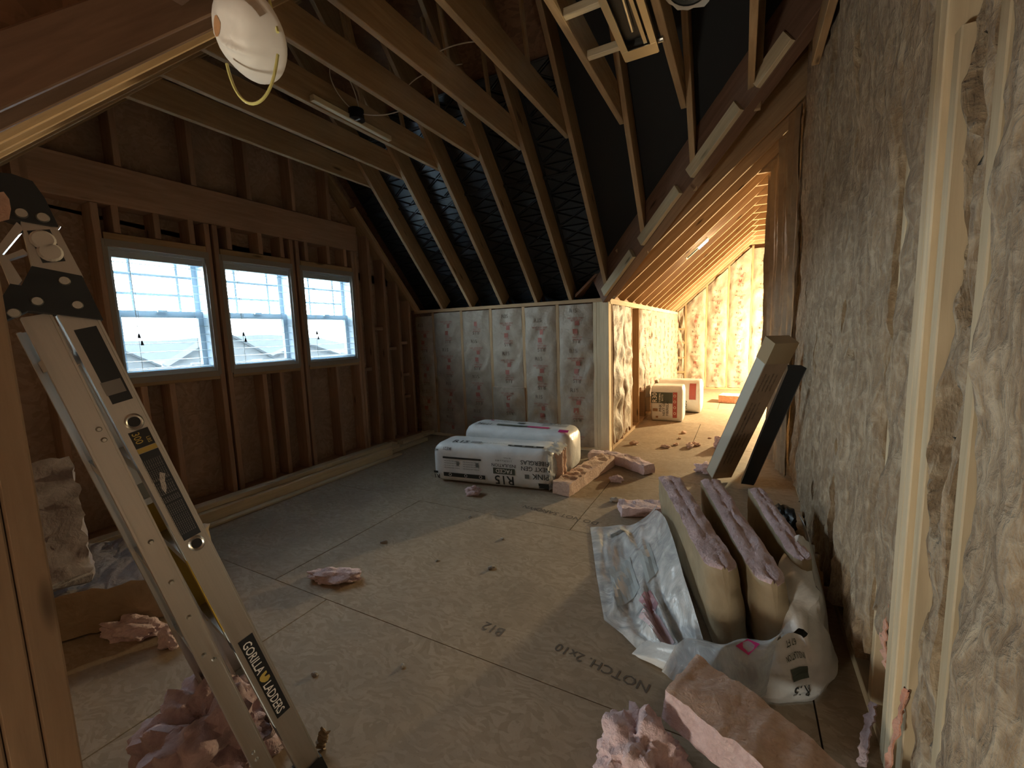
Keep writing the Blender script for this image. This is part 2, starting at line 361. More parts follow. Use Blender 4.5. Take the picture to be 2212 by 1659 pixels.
# ---- rafters and collar ties of the main room
RXS = [-3.30, -2.88, -2.46, -2.03, -1.635, -1.23, -0.81, -0.39, 0.01]
RH = 0.235
sl = Vector((0, YK-K2, -(ZC-ZK))).normalized()
for i, x in enumerate(RXS):
    # collar tie beside its rafter
    y1 = K2+0.06; y0 = K1-0.05
    m = 'spruce'
    lumber('collar_tie', (x, y0, ZC), (x, y1, ZC), 0.038, 0.19, (-1, 0, 0), m, ceil)
    # far rafter, to the knee wall or to the valley
    t_end = YK+0.02 if x < XV else YK - (x-XV)*SW/SM
    xx = x+0.040
    lumber('rafter', (xx, t_end, z_far(t_end)), (xx, RY+0.03, z_far(RY+0.03)), 0.038, RH, (1, 0, 0), m, ceil)
    # near rafter
    if i < 5:
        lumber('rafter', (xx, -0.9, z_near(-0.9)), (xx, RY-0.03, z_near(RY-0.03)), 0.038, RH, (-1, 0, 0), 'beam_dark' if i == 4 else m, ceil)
    elif i > 5:
        lumber('rafter', (xx, 0.64, z_near(0.64)), (xx, RY-0.03, z_near(RY-0.03)), 0.038, RH, (-1, 0, 0), m, ceil)
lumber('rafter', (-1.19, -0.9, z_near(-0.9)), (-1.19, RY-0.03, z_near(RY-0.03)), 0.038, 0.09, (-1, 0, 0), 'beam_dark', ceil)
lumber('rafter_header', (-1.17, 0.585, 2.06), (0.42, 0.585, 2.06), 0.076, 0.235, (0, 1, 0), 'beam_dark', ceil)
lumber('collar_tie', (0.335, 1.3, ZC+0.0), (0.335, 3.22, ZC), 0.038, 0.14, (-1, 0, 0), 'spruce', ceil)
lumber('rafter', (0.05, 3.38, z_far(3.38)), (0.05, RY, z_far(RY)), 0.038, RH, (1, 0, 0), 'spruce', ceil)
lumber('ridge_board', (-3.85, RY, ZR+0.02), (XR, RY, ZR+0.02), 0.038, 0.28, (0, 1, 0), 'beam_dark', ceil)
# king-post like slats between ties and roof, seen between the collar ties
for x, y in ((-2.42, 2.52), (-1.99, 2.05), (-1.99, 2.85), (-1.60, 2.45), (-1.60, 2.95), (-1.19, 2.25), (-1.19, 2.75), (-2.42, 2.95)):
    lumber('strut', (x-0.055, y, ZC+0.03), (x-0.055, y-0.18, ZC+0.75), 0.038, 0.019, (0, 1, 0), 'spruce', ceil)
# scab board under one tie
lumber('scab_board', (-2.415, 1.98, ZC+0.004), (-2.415, 2.66, ZC+0.004), 0.038, 0.035, (-1, 0, 0), 'spruce_pale', ceil)
# gable end rafter pair
lumber('gable_plate', (XW-0.06, YK, ZK), (XW-0.06, RY, z_far(RY)), 0.14, 0.038, (1, 0, 0), 'spruce', ceil)
lumber('gable_plate', (XW-0.06, -0.4, z_near(-0.4)), (XW-0.06, RY, z_near(RY)), 0.14, 0.038, (-1, 0, 0), 'spruce', ceil)
lumber('gable_plate', (XW+0.04, YK, ZK-0.02), (XW+0.04, K2+0.1, z_far(K2+0.1)-0.02), 0.07, 0.038, (1, 0, 0), 'spruce', ceil)
# ---- valley rafter with pale nailers
v0 = Vector((XV-0.02, YK-0.015, ZK-0.02)); v1 = Vector((KW+0.02, K2-0.02, ZC+0.02)); vd = (v1-v0).normalized()
vs = Vector((0, 0, 1)).cross(vd).normalized()
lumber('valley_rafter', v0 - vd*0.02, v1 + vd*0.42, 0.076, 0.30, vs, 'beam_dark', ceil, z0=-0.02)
lumber('valley_rafter', v0 + vs*0.062 + vd*0.06, v1 + vs*0.062 + vd*0.5, 0.045, 0.26, vs, 'beam_dark', ceil, z0=-0.005)
jx = [XV] + [x+0.04 for x in RXS if x > XV] + [0.30]
for a, b in zip(jx[:-1], jx[1:]):
    pa = v0 + vd*((a-v0.x+0.035)/vd.x); pb = v0 + vd*((b-v0.x-0.05)/vd.x)
    off = -vs*0.058
    lumber('nailer', pa+off+Vector((0, 0, -0.022)), pb+off+Vector((0, 0, -0.022)), 0.038, 0.09, vs, 'spruce_pale', ceil)
# ---- wing rafters and ties
wl = None
for k in range(14):
    y = 4.16 + 0.42*k
    if y > YF-0.05: break
    y_ok = y >= YK
    x0 = XV-0.02 if y_ok else XV + (YK-y)*SM/SW + 0.06
    lumber('rafter', (x0, y, z_wing(x0)), (XR-0.02, y, z_wing(XR-0.02)), 0.038, RH, (0, 1, 0), 'spruce', ceil)
    lumber('rafter', (XR+0.02, y, z_wing(XR-0.02)), (3.7, y, z_wing(XR)-SW*(3.7-XR)), 0.038, RH, (0, 1, 0), 'spruce', ceil)
    if y > 4.6: lumber('collar_tie', (KW-0.03, y+0.038, z_wing(KW)-0.002), (2*XR-KW, y+0.038, z_wing(KW)-0.002), 0.038, 0.19, (0, 1, 0), 'spruce', ceil)
# ---- wall with the three windows (gable end)
WIN = ((1.322, 1.935), (2.04, 2.65), (2.755, 3.365)); WZ0, WZ1 = 1.045, 1.945
gw = MB(); xa, xb = XW-0.155, XW-0.14
gw.box((xa, -1.6, -0.02), (xb, 4.7, WZ0-0.012))
ys = [-1.6] + [v for a, b in WIN for v in (a-0.012, b+0.012)] + [4.7]
for a, b in zip(ys[0::2], ys[1::2]): gw.box((xa, a, WZ0-0.012), (xb, b, WZ1+0.012))
top = [(0.35, WZ1+0.012), (4.42, WZ1+0.012), (4.42, z_far(4.42)+0.35), (RY, ZR+0.352), (0.35, zn(0.35)+0.352)]
gw.prism(top, (xa, 0, 0), (xb, 0, 0), Vector((0, 1, 0)), Vector((0, 0, 1)))
wallw = structure(gw.obj('wall_window', 'osb_wall'))
def vstud(name, x, y, z0, z1, face, w=0.038, d=0.14, m='spruce', parent=None):
    """upright board; its narrow face w looks towards `face`, its front lies in the plane through (x, y)"""
    f = Vector(face); back = -f; side = back.cross(Vector((0, 0, 1)))
    # frame: x up, y = side, z = x cross side
    Mx, L = frame((x, y, z0), (x, y, z1), side)
    zax = Mx.to_3x3() @ Vector((0, 0, 1)); zz = 0.0 if zax.dot(back) > 0 else -d
    return lumber(name, (x, y, z0), (x, y, z1), w, d, side, m, parent, z0=zz)
for y in (1.295, 1.958, 2.017, 2.673, 2.732, 3.388, 3.43): vstud('stud', XW, y, 0.04, 2.20, (1, 0, 0), m='spruce_red', parent=wallw)
for y in (1.43, 1.60, 2.30, 2.46, 3.08): vstud('stud', XW, y, 0.04, WZ0-0.055, (1, 0, 0), m='spruce_red', parent=wallw)
for y in (3.62, 3.83, 4.04, 4.24): vstud('stud', XW, y, 0.04, z_far(y)+0.02, (1, 0, 0), m='spruce_red', parent=wallw)
for y in (0.2, 0.6, 1.0): vstud('stud', XW, y, 0.04, min(z_near(y), 2.6), (1, 0, 0), m='spruce_red', parent=wallw)
lumber('header', (XW, 0.95, 2.205), (XW, 3.46, 2.205), 0.26, 0.14, (0, 0, 1), 'spruce_red', wallw, y0=0.0, z0=-0.14)
for y in (1.45, 1.905, 2.325, 2.74, 3.13): vstud('cripple_stud', XW, y, 2.47, min(z_near(y), z_far(y), 3.2)+0.02, (1, 0, 0), m='spruce_red', parent=wallw)
for y in (1.40, 1.63, 1.85, 2.12, 2.38, 2.58, 2.83, 3.08, 3.29): vstud('cripple_stud', XW, y, 2.03, 2.205, (1, 0, 0), m='spruce_red', parent=wallw)
for (a, b) in WIN:
    lumber('head_plate', (XW, a, WZ1+0.02), (XW, b, WZ1+0.02), 0.06, 0.14, (0, 0, 1), 'spruce', wallw, y0=0.0, z0=-0.14)
    lumber('sill_plate', (XW, a, WZ0-0.055), (XW, b, WZ0-0.055), 0.038, 0.14, (0, 0, 1), 'spruce', wallw, y0=0.0, z0=-0.14)
lumber('bottom_plate', (XW, 0.0, 0.0), (XW, 4.4, 0.0), 0.038, 0.14, (0, 0, 1), 'spruce_red', wallw, y0=0.0, z0=-0.14)
for y0, y1, z in ((4.06, 4.22, 0.50), (4.06, 4.22, 0.78), (3.85, 4.02, 1.12), (4.06, 4.22, 1.18), (3.64, 3.81, 1.36), (3.45, 3.60, 0.9)):
    lumber('blocking', (XW-0.05, y0, z), (XW-0.05, y1, z), 0.038, 0.085, (0, 0, 1), 'spruce_red', wallw, y0=0.0, z0=-0.085)
# ---- windows: vinyl frame, two sashes, grille, panes
def bar(mb, a, b): mb.box(a, b)
for k, (a, b) in enumerate(WIN):
    x0, x1 = XW-0.17, XW-0.012
    f = MB(); t = 0.03
    f.box((x0, a, WZ0), (x1, a+t, WZ1)); f.box((x0, b-t, WZ0), (x1, b, WZ1)); f.box((x0, a+t, WZ0), (x1, b-t, WZ0+t)); f.box((x0, a+t, WZ1-t), (x1, b-t, WZ1))
    w = structure(f.obj('window_%d' % (k+1), 'vinyl')); zm = 1.50
    for nm, z0, z1, xs in (('upper_sash', zm-0.02, WZ1-t, XW-0.150), ('lower_sash', WZ0+t, zm+0.025, XW-0.118)):
        s = MB(); r = 0.036; xe = xs+0.03
        s.box((xs, a+t, z0), (xe, a+t+r, z1)); s.box((xs, b-t-r, z0), (xe, b-t, z1)); s.box((xs, a+t+r, z0), (xe, b-t-r, z0+r)); s.box((xs, a+t+r, z1-r), (xe, b-t-r, z1))
        so = s.obj(nm, 'vinyl', w)
        MB().box((xs+0.012, a+t+r-0.004, z0+r-0.004), (xs+0.016, b-t-r+0.004, z1-r+0.004)).obj('pane', 'pane_glass', so)
        if nm == 'upper_sash':
            gy0, gy1, gz0, gz1 = a+t+r, b-t-r, z0+r, z1-r
            for q in (0.20, 0.80):
                y = gy0+(gy1-gy0)*q; MB().box((xs+0.008, y-0.009, gz0), (xs+0.02, y+0.009, gz1)).obj('muntin', 'vinyl', so)
            for q in (0.36, 0.74):
                z = gz0+(gz1-gz0)*q; MB().box((xs+0.0075, gy0, z-0.009), (xs+0.0205, gy1, z+0.009)).obj('muntin', 'vinyl', so)
        else:
            MB().box((xs-0.020, a+t+0.004, z0), (xs-0.019, b-t-0.004, z1-0.02)).obj('dimming_screen', 'dimming_mesh', so)  # added half-clear sheet, dims the view through the lower sash
            l = MB().box((xe, (a+b)/2-0.03, z1-0.012), (xe+0.02, (a+b)/2+0.03, z1+0.006)); l.obj('sash_lock', 'vinyl', so)
    # rough foam and nailing flange round the frame
    g = MB(); fo = 0.016
    for (p, q) in (((XW-0.012, a-fo, WZ0-fo), (XW+0.002, a+0.012, WZ1+fo+0.02)), ((XW-0.012, b-0.012, WZ0-fo), (XW+0.002, b+fo, WZ1+fo+0.02)), ((XW-0.012, a, WZ1-0.01), (XW+0.006, b, WZ1+0.035)), ((XW-0.012, a, WZ0-0.03), (XW+0.006, b, WZ0+0.012))): g.box(p, q)
    g.obj('foam_seal', 'foam', w)
# ---- knee wall under the far slope
KS = (-3.41, -2.985, -2.575, -2.15, -1.745)
kb = structure(MB().box((-3.9, YK+0.115, -0.02), (XV-0.01, YK+0.13, ZK-0.01)).obj('wall_knee', 'osb_wall'))
MB().box((-3.95, YK+0.345, -0.02), (XV-0.13, YK+0.36, z_far(YK+0.35)+DK+0.02)).obj('eave_board', 'osb_wall', kb)
MB().box((-3.95, YK+0.13, -0.02), (-3.93, YK+0.36, ZK)).obj('eave_board', 'osb_wall', kb)
for x in KS: vstud('stud', x, YK, 0.038, ZK-0.038, (0, -1, 0), d=0.089, m='spruce', parent=kb)
for x in (-1.335, -1.297): vstud('stud', x, YK, 0.038, ZK-0.038, (0, -1, 0), d=0.089, m='spruce_pale', parent=kb)
vstud('corner_post', -1.234, YK-0.006, 0.038, ZK-0.038, (0, -1, 0), w=0.088, d=0.1, m='spruce_pale', parent=kb)
lumber('top_plate', (XW, YK-0.006, ZK-0.038), (XV, YK-0.006, ZK-0.038), 0.038, 0.1, (0, 0, 1), 'spruce', kb, y0=0.0, z0=-0.1)
lumber('bottom_plate', (XW, YK, 0.0), (XV, YK, 0.0), 0.038, 0.1, (0, 0, 1), 'spruce_pale', kb, y0=0.0, z0=-0.1)
# ---- knee wall of the wing
wk = structure(MB().box((XV-0.13, YK+0.15, -0.02), (XV-0.115, YF+0.1, ZK+0.1)).obj('wall_wing', 'osb_wall'))
WS = [YK+0.12, 4.90, 5.30, 5.36, 5.78] + [6.2+0.42*k for k in range(9)]
for y in WS:
    if y < YF-0.05: vstud('stud', XV+0.004, y, 0.038, ZK-0.06, (1, 0, 0), d=0.1, m='spruce', parent=wk)
lumber('top_plate', (XV+0.006, YK+0.05, ZK-0.06), (XV+0.006, YF, ZK-0.06), 0.055, 0.1, (0, 0, 1), 'spruce_pale', wk, y0=0.0, z0=-0.1)
lumber('bottom_plate', (XV+0.004, YK+0.1, 0.0), (XV+0.004, YF, 0.0), 0.038, 0.1, (0, 0, 1), 'spruce', wk, y0=0.0, z0=-0.1)
# ---- far wall of the wing
fw = MB(); pts = [(-1.6, -0.02), (4.1, -0.02), (4.1, z_wing(XR)-SW*(4.1-XR)+0.3), (XR, ZR+0.33), (-1.6, z_wing(-1.6)+0.3)]
fw.prism(pts, (0, YF+0.115, 0), (0, YF+0.13, 0), Vector((1, 0, 0)), Vector((0, 0, 1)))
wfar = structure(fw.obj('wall_far', 'osb_wall'))
FS = [-1.03, -0.64, -0.25, 0.15, 0.56, 0.97, 1.38, 1.79]
for x in FS: vstud('stud', x, YF, 0.038, min(z_wing(x), z_wing(KW))+0.04, (0, -1, 0), d=0.1, m='spruce', parent=wfar)
for z in (0.32, 0.62, 0.93, 1.22): lumber('blocking', (XV+0.01, YF, z), (-1.05, YF, z), 0.045, 0.09, (0, 0, 1), 'spruce', wfar, y0=0.0, z0=-0.09)
lumber('bottom_plate', (XV, YF-0.01, 0.0), (3.2, YF-0.01, 0.0), 0.04, 0.1, (0, 0, 1), 'spruce', wfar, y0=0.0, z0=-0.1)
lumber('slope_plate', (XV, YF-0.01, z_wing(XV)), (KW, YF-0.01, z_wing(KW)), 0.09, 0.038, (0, 1, 0), 'spruce', wfar, y0=0.0)
# ---- right wall backing, the closed-off side behind it, near walls
XB = 0.405                               # stud faces of the right wall
YE = 5.02
wr = structure(MB().box((XB+0.10, -1.8, -0.02), (XB+0.115, YE, 3.9)).obj('wall_right', 'osb_wall'))
for y in (-0.4, 0.0, 0.4, 0.8, 1.18): vstud('stud', XB, y, 0.038, 3.6, (-1, 0, 0), d=0.09, m='spruce_pale', parent=wr)
for y in (1.402, 1.441): vstud('stud', XB-0.022, y, 0.038, 3.6, (-1, 0, 0), d=0.09, m='spruce_pale', parent=wr)
vstud('stud', XB-0.008, 1.362, 0.038, 1.9, (-1, 0, 0), d=0.09, m='spruce_pale', parent=wr)
for y in (1.68, 2.09, 2.50, 2.86, 3.30, 3.72, 4.14, 4.56, 4.98): vstud('stud', XB, y, 0.038, 3.6, (-1, 0, 0), d=0.09, m='spruce_pale', parent=wr)
lumber('bottom_plate', (XB-0.004, -1.7, 0.0), (XB-0.004, YE, 0.0), 0.038, 0.1, (0, 0, 1), 'spruce_pale', wr, y0=0.0)
structure(MB().box((XB+0.1, YE-0.14, -0.02), (4.1, YE-0.125, 3.9)).obj('wall_side', 'osb_wall'))
structure(MB().box((3.3, YE-0.14, -0.02), (3.32, YF+0.1, 2.6)).obj('wall_wing_outer', 'osb_wall'))
structure(MB().box((-4.0, -1.75, -0.02), (0.6, -1.72, 3.0)).obj('wall_back', 'osb_wall'))
# the ganged studs at the opening the picture is taken from
nk = structure(MB().box((-3.7, 0.02, -0.0), (-1.12, 0.035, 1.36)).obj('wall_near', 'osb_wall'))
for y in (0.208, 0.168, 0.128): vstud('stud', -1.0, y, 0.0, z_near(y)-0.02, (1, 0, 0), d=0.089, w=0.0385, m='spruce_grey', parent=nk)

# ================================================================== insulation in the walls
def kraft_batt(label, p, u, n, w, z0, z1, seed, group, bulge=0.022, wr=0.017, mats='kraft', prints=True, taper=None, ragged=0.0, nu=14, nv=44, fold=0.0, thick=0.07):
    """paper-faced batt between studs: p bottom corner, u along the wall, n out of the wall"""
    u = Vector(u); n = Vector(n); p = Vector((p[0], p[1], 0)); up = Vector((0, 0, 1))
    def hgt(a, z):
        e = max(0.0, 1-abs(2*a-1)**4)
        q = bulge*e*(0.8+0.5*nz(seed*3.1, z*2.1)) + wr*fbm(a*w*7+seed, z*5, seed*1.7)*(0.35+e)
        q += wr*0.9*e*math.sin(z*19+seed+4*nz(a*2, z*3, seed))*max(0, nz(z*1.3, seed*2.2)+0.25)
        return q + fold*abs(math.sin(a*9+seed+2*nz(z*2, seed)))
    def ztop(a): return z1 if taper is None else z1 + taper*(a*w)
    def pos(a, z, o=0.0):
        aa = a + 0.010*nz(z*5, seed+a)/w
        return p + u*(aa*w) + n*(hgt(a, z)+o) + up*z
    def zb(a): return z0 + ragged*abs(nz(a*7+seed, seed*1.3))*1.6
    V = []; 
    for j in range(nv+1):
        for i in range(nu+1):
            a = i/nu; b = zb(a); z = b+(ztop(a)-b)*j/nv; V.append(pos(a, z))
    F = [(j*(nu+1)+i, j*(nu+1)+i+1, (j+1)*(nu+1)+i+1, (j+1)*(nu+1)+i) for j in range(nv) for i in range(nu)]
    fm = [0]*len(F); N = len(V)
    # sides and back give the batt its thickness
    rim = [i for i in range(nu+1)] + [j*(nu+1)+nu for j in range(1, nv+1)] + [nv*(nu+1)+i for i in range(nu-1, -1, -1)] + [j*(nu+1) for j in range(nv-1, 0, -1)]
    V += [V[i] - n*thick for i in rim]; m = len(rim)
    for k in range(m): F.append((rim[k], N+k, N+(k+1) % m, rim[(k+1) % m])); fm.append(1)
    F.append(tuple(N+k for k in range(m))); fm.append(1)
    o = obj('insulation_batt', V, F, [mats, 'pink_tan_fiber'], None, fm, True)
    tag(o, label, 'insulation', group)
    if prints:
        pr = Print(lambda a, z: pos(a/w, z, 0.0035), 0.03); z = z0 + 0.03 + 0.13*abs(nz(seed*5.3, 1.1)); k = int(seed*3)
        while z < z1-0.10:
            c = w*(0.42 if k % 2 else 0.58)
            r = 0.0 if k % 2 == 0 else math.pi
            if k % 4 == 0: pr.text('R15', c-0.05, z+0.03, 0.042, 0)
            elif k % 4 == 1: pr.text('R15', c+0.04, z+0.066, 0.042, 0, math.pi)
            elif k % 4 == 2:
                pr.rect(c-0.055, z+0.02, c-0.005, z+0.07, 1)
                pr.text('PINK', c-0.02, z+0.0, 0.016, 1); pr.text('NEXT GEN', c-0.01, z-0.025, 0.016, 1); pr.text('FIBERGLAS', c-0.01, z-0.05, 0.016, 1)
            else:
                pr.rect(c+0.03, z+0.0, c+0.075, z+0.045, 1); pr.text('PINK NEXT GEN', c+0.03, z+0.085, 0.017, 1, math.pi); pr.text('FIBERGLAS', c+0.04, z+0.062, 0.017, 1, math.pi)
            k += 1; z += 0.105
        pr.done('printed_lettering', ['kraft_ink', 'kraft_red'], o)['kind'] = 'stuff'
    return o
edges = [XW+0.01] + [v for x in KS for v in (x-0.019, x+0.019)] + [-1.354]
names = ['in the corner beside the window wall', 'in the second bay from the window wall', 'in the third bay from the window wall', 'in the fourth bay, patched with a lower piece', 'in the fifth bay from the window wall', 'next to the pale corner post']
for i in range(6):
    a, b = edges[2*i], edges[2*i+1]
    if i == 3:
        kraft_batt('upper piece of printed kraft-faced batt in the fourth knee wall bay', (a, YK, 0), (1, 0, 0), (0, -1, 0), b-a, 0.62, ZK-0.05, 3.3, 'knee wall batts', bulge=0.022)
        kraft_batt('short lower patch of kraft-faced batt lapped over the fourth bay', (a-0.015, YK-0.012, 0), (1, 0, 0), (0, -1, 0), b-a+0.03, 0.04, 0.66, 5.2, 'knee wall batts', bulge=0.03, wr=0.02)
    else:
        kraft_batt('printed kraft-faced batt of the knee wall '+names[i], (a, YK, 0), (1, 0, 0), (0, -1, 0), b-a, 0.04, ZK-0.05+(-0.03 if i == 0 else 0), i+1.37, 'knee wall batts')
# wing knee wall: crumpled facings seen edge-on
wb = [y for y in WS if y < YF-0.05] + [YF]
cnt = 0
for i in range(len(wb)-1):
    a, b = wb[i]+0.02, wb[i+1]-0.02
    if b-a < 0.1: continue
    if 5.3 < a < 5.6: continue
    cnt += 1
    z0 = {0: 0.03, 1: 0.05}.get(cnt-1, 0.03)
    if 5.7 < a < 6.0: z0 = 0.42
    if a > 6.0 and a < 6.5: z0 = 0.30
    kraft_batt('crumpled kraft facing, %s behind the corner post' % ('first', 'second', 'third', 'fourth', 'fifth', 'sixth', 'seventh', 'eighth', 'ninth', 'tenth', 'eleventh', 'twelfth')[cnt-1],
               (XV+0.004, a, 0), (0, 1, 0), (1, 0, 0), b-a, z0, ZK-0.07, 11.3+i*1.9, 'wing knee wall batts', bulge=0.03, wr=0.024 if cnt < 3 else 0.02, prints=cnt > 2, ragged=0.16 if cnt in (1, 2, 3) else 0.02, fold=0.010 if cnt < 3 else 0.006)
# far wall of the wing
fx = [XV+0.005] + [v for x in FS[:6] for v in (x-0.019, x+0.019)]
fn = ['narrow, with blocking across it', 'second bay from the wing corner', 'third bay from the wing corner', 'fourth bay from the wing corner', 'fifth bay from the wing corner', 'sixth bay from the wing corner']
for i in range(6):
    a, b = fx[2*i], fx[2*i+1]
    zt = z_wing(a)-0.02 if a < KW else z_wing(KW)-0.02
    tp = SW if a < KW-0.05 else 0
    kraft_batt('lamp-lit kraft batt on the far wing wall, '+fn[i], (a, YF+(0.03 if i == 0 else 0.0), 0), (1, 0, 0), (0, -1, 0), b-a, 0.045, zt, 31.7+i*2.3, 'far wing wall batts', bulge=0.03, wr=0.03, taper=tp, prints=i > 0)
# ---- bare brown batts of the right wall
def brown_batt(label, y0, y1, z0, z1, seed, off, edge0=0.02, edge1=0.02, pit=None, ragged=0.0, nu=None, nv=150):
    nu = nu or max(8, int((y1-y0)/0.018))
    def pos(i, j):
        a = i/nu; y = y0+(y1-y0)*a
        b = z0 + ragged*abs(nz(y*9, seed))*2; z = b+(z1-b)*j/nv
        e = edge0*max(0, 1-a*(y1-y0)/0.05)**2 + edge1*max(0, 1-(1-a)*(y1-y0)/0.05)**2
        h = off + 0.026*fbm(y*4.5, z*1.7, seed, 4) + 0.016*fbm(y*16, z*7, seed+9, 4) + 0.008*math.sin(y*60+3*nz(z*1.5, seed))*max(0, nz(y*3, z*0.8, seed)) - e
        if pit:
            for (py, pz, ry, rz, dp) in pit:
                d = ((y-py - 0.35*(z-pz)*0.3)/ry)**2 + ((z-pz)/rz)**2
                if d < 1: h -= dp*(1-d)**0.6
        return Vector((XB-h, y, z))
    V = [pos(i, j) for j in range(nv+1) for i in range(nu+1)]
    F = [(j*(nu+1)+i, (j+1)*(nu+1)+i, (j+1)*(nu+1)+i+1, j*(nu+1)+i+1) for j in range(nv) for i in range(nu)]
    rim = [i for i in range(nu+1)] + [j*(nu+1)+nu for j in range(1, nv+1)] + [nv*(nu+1)+i for i in range(nu-1, -1, -1)] + [j*(nu+1) for j in range(nv-1, 0, -1)]
    N = len(V); V += [Vector((XB+0.09, V[i].y, V[i].z)) for i in rim]; m = len(rim)
    F += [(rim[k], rim[(k+1) % m], N+(k+1) % m, N+k) for k in range(m)]
    o = obj('insulation_batt', V, F, 'brown_fiber', None, None, True)
    return tag(o, label, 'insulation', 'bare brown batts of the right wall')
brown_batt('bare brown fibre batt right of the single pale stud, nearest the camera', 0.82, 1.158, 0.04, 3.4, 2.1, 0.012, nv=170)
brown_batt('bare brown fibre batt at the right edge of the picture', 0.42, 0.78, 0.04, 3.4, 3.7, 0.01, nv=120)
brown_batt('narrow torn brown batt with a dark hollow right of the doubled stud', 1.202, 1.36, 0.04, 3.4, 4.9, -0.004, 0.01, 0.03, pit=[(1.275, 0.98, 0.055, 0.20, 0.088), (1.285, 0.62, 0.045, 0.13, 0.07), (1.285, 1.45, 0.04, 0.22, 0.075), (1.28, 1.85, 0.045, 0.30, 0.085), (1.26, 0.36, 0.03, 0.08, 0.05)], nu=26, nv=190)
brown_batt('brown batt between the doubled stud and the thin stud strip', 1.475, 1.668, 0.34, 3.4, 5.4, 0.006, 0.015, 0.01, ragged=0.1, nv=170)
brown_batt('brown batt with vertical streaks behind the torn white bag', 1.690, 2.28, 0.10, 3.4, 6.8, 0.026, 0.02, 0.0, ragged=0.12, nv=190, pit=[(2.1, 1.16, 0.03, 0.03, 0.05)])
brown_batt('brown streaked batt above the bag, second past the thin stud', 2.27, 2.85, 0.06, 3.4, 7.9, 0.030, 0.0, 0.0, ragged=0.06, nv=190, pit=[(2.62, 1.19, 0.05, 0.04, 0.05)])
brown_batt('brown streaked batt ending beside the leaning carton', 2.872, 3.50, 0.05, 3.4, 9.3, 0.035, 0.0, 0.012, ragged=0.05, nv=190)
brown_batt('last brown batt before the hanging paper flaps', 3.51, 4.12, 0.05, 3.4, 10.6, 0.02, 0.0, 0.02, nv=150)
# orange patch low on the wall where a batt is torn
def ribbon(name, pts, width, normal, mat, parent=None, th=0.004, n=40, wav=0.01, seed=0.0):
    """crinkled strip along pts"""
    pts = [Vector(p) for p in pts]; normal = Vector(normal).normalized(); V = []; F = []
    def samp(t):
        s = t*(len(pts)-1); i = min(int(s), len(pts)-2); return pts[i].lerp(pts[i+1], s-i), (pts[i+1]-pts[i]).normalized()
    for k in range(n+1):
        p, d = samp(k/n); s = d.cross(normal).normalized()
        for q in (-0.5, -0.17, 0.17, 0.5):
            o = normal*(wav*fbm(k*0.23+seed, q*2, seed)) + s*(width*q*(1+0.5*nz(k*0.3, seed+q)))
            V.append(p+o)
    for k in range(n):
        for q in range(3): F.append((k*4+q, k*4+q+1, (k+1)*4+q+1, (k+1)*4+q))
    N = len(V); V += [v - normal*th for v in V]; F += [tuple(reversed([i+N for i in f])) for f in F]
    for k in range(n):
        F.append((k*4, (k+1)*4, N+(k+1)*4, N+k*4)); F.append((k*4+3, N+k*4+3, N+(k+1)*4+3, (k+1)*4+3))
    return obj(name, V, F, mat, parent, None, True)
tag(ribbon('insulation_scrap', [(XB-0.010, 1.345, 0.34), (XB-0.03, 1.32, 0.22), (XB-0.06, 1.28, 0.10), (XB-0.10, 1.25, 0.012)], 0.022, (-1, 0, 0), 'orange_fiber', seed=2.0), 'torn peach strip of fibre hanging at the foot of the doubled stud', 'insulation', 'torn pink scraps')
tag(ribbon('insulation_scrap', [(XB-0.004, 1.56, 0.46), (XB-0.016, 1.535, 0.36), (XB-0.004, 1.52, 0.26)], 0.05, (-1, 0, 0), 'orange_fiber', seed=5.0), 'small orange torn fibre patch left of the doubled stud, near its foot', 'insulation', 'torn pink scraps')
tag(ribbon('insulation_scrap', [(XB-0.02, 1.54, 0.13), (XB-0.05, 1.49, 0.06), (XB-0.07, 1.42, 0.012)], 0.045, (-1, 0, 0.4), 'pink_fiber', seed=7.0), 'pinkish torn flap lying on the floor plate by the thin stud', 'insulation', 'torn pink scraps')
# ---- loose kraft paper hanging at the end of the right wall
def paper_flap(label, y, x, w, z0, z1, ang, seed, folds, amp):
    """hanging sheet with upright folds; ang turns it about the vertical"""
    u = Vector((-math.sin(ang), math.cos(ang), 0)); n = Vector((-math.cos(ang), -math.sin(ang), 0))
    def pos(a, c):
        z = z0+(z1-z0)*c; sw = 0.03*nz(z*0.9, seed)
        d = amp*math.sin(a*folds+seed+1.6*nz(z*0.8, seed, a))*(0.5+0.7*abs(nz(a*3, z*0.7, seed))) + 0.010*fbm(a*8, z*4, seed)
        return Vector((x, y, z)) + u*((a-0.5)*w*(1+0.25*nz(z*1.3, seed+5)) + sw) + n*d
    V, F = grid(pos, 22, 70); N = len(V)
    V += [v - n*0.003 for v in V]; F += [tuple(reversed([i+N for i in f])) for f in F]
    rim = [i for i in range(23)] + [j*23+22 for j in range(1, 71)] + [70*23+i for i in range(21, -1, -1)] + [j*23 for j in range(69, 0, -1)]
    F += [(rim[k], N+rim[k], N+rim[(k+1) % len(rim)], rim[(k+1) % len(rim)]) for k in range(len(rim))]
    return tag(obj('paper_flap', V, F, 'kraft_dark', None, None, True), label, 'paper', 'loose kraft flaps')
paper_flap('dark loose kraft paper flap nearest the brown batts', 4.20, 0.325, 0.26, 0.02, 2.92, 0.25, 1.1, 15, 0.022)
paper_flap('long hanging kraft paper fold, second of the wall end', 4.48, 0.305, 0.30, 0.02, 2.86, 0.35, 5.2, 17, 0.026)
paper_flap('curled kraft paper flap, third of the wall end', 4.76, 0.285, 0.30, 0.02, 2.80, 0.45, 9.3, 16, 0.026)
paper_flap('outermost kraft paper edge facing the lit wing', 5.02, 0.268, 0.22, 0.75, 2.72, 0.75, 13.4, 13, 0.028)
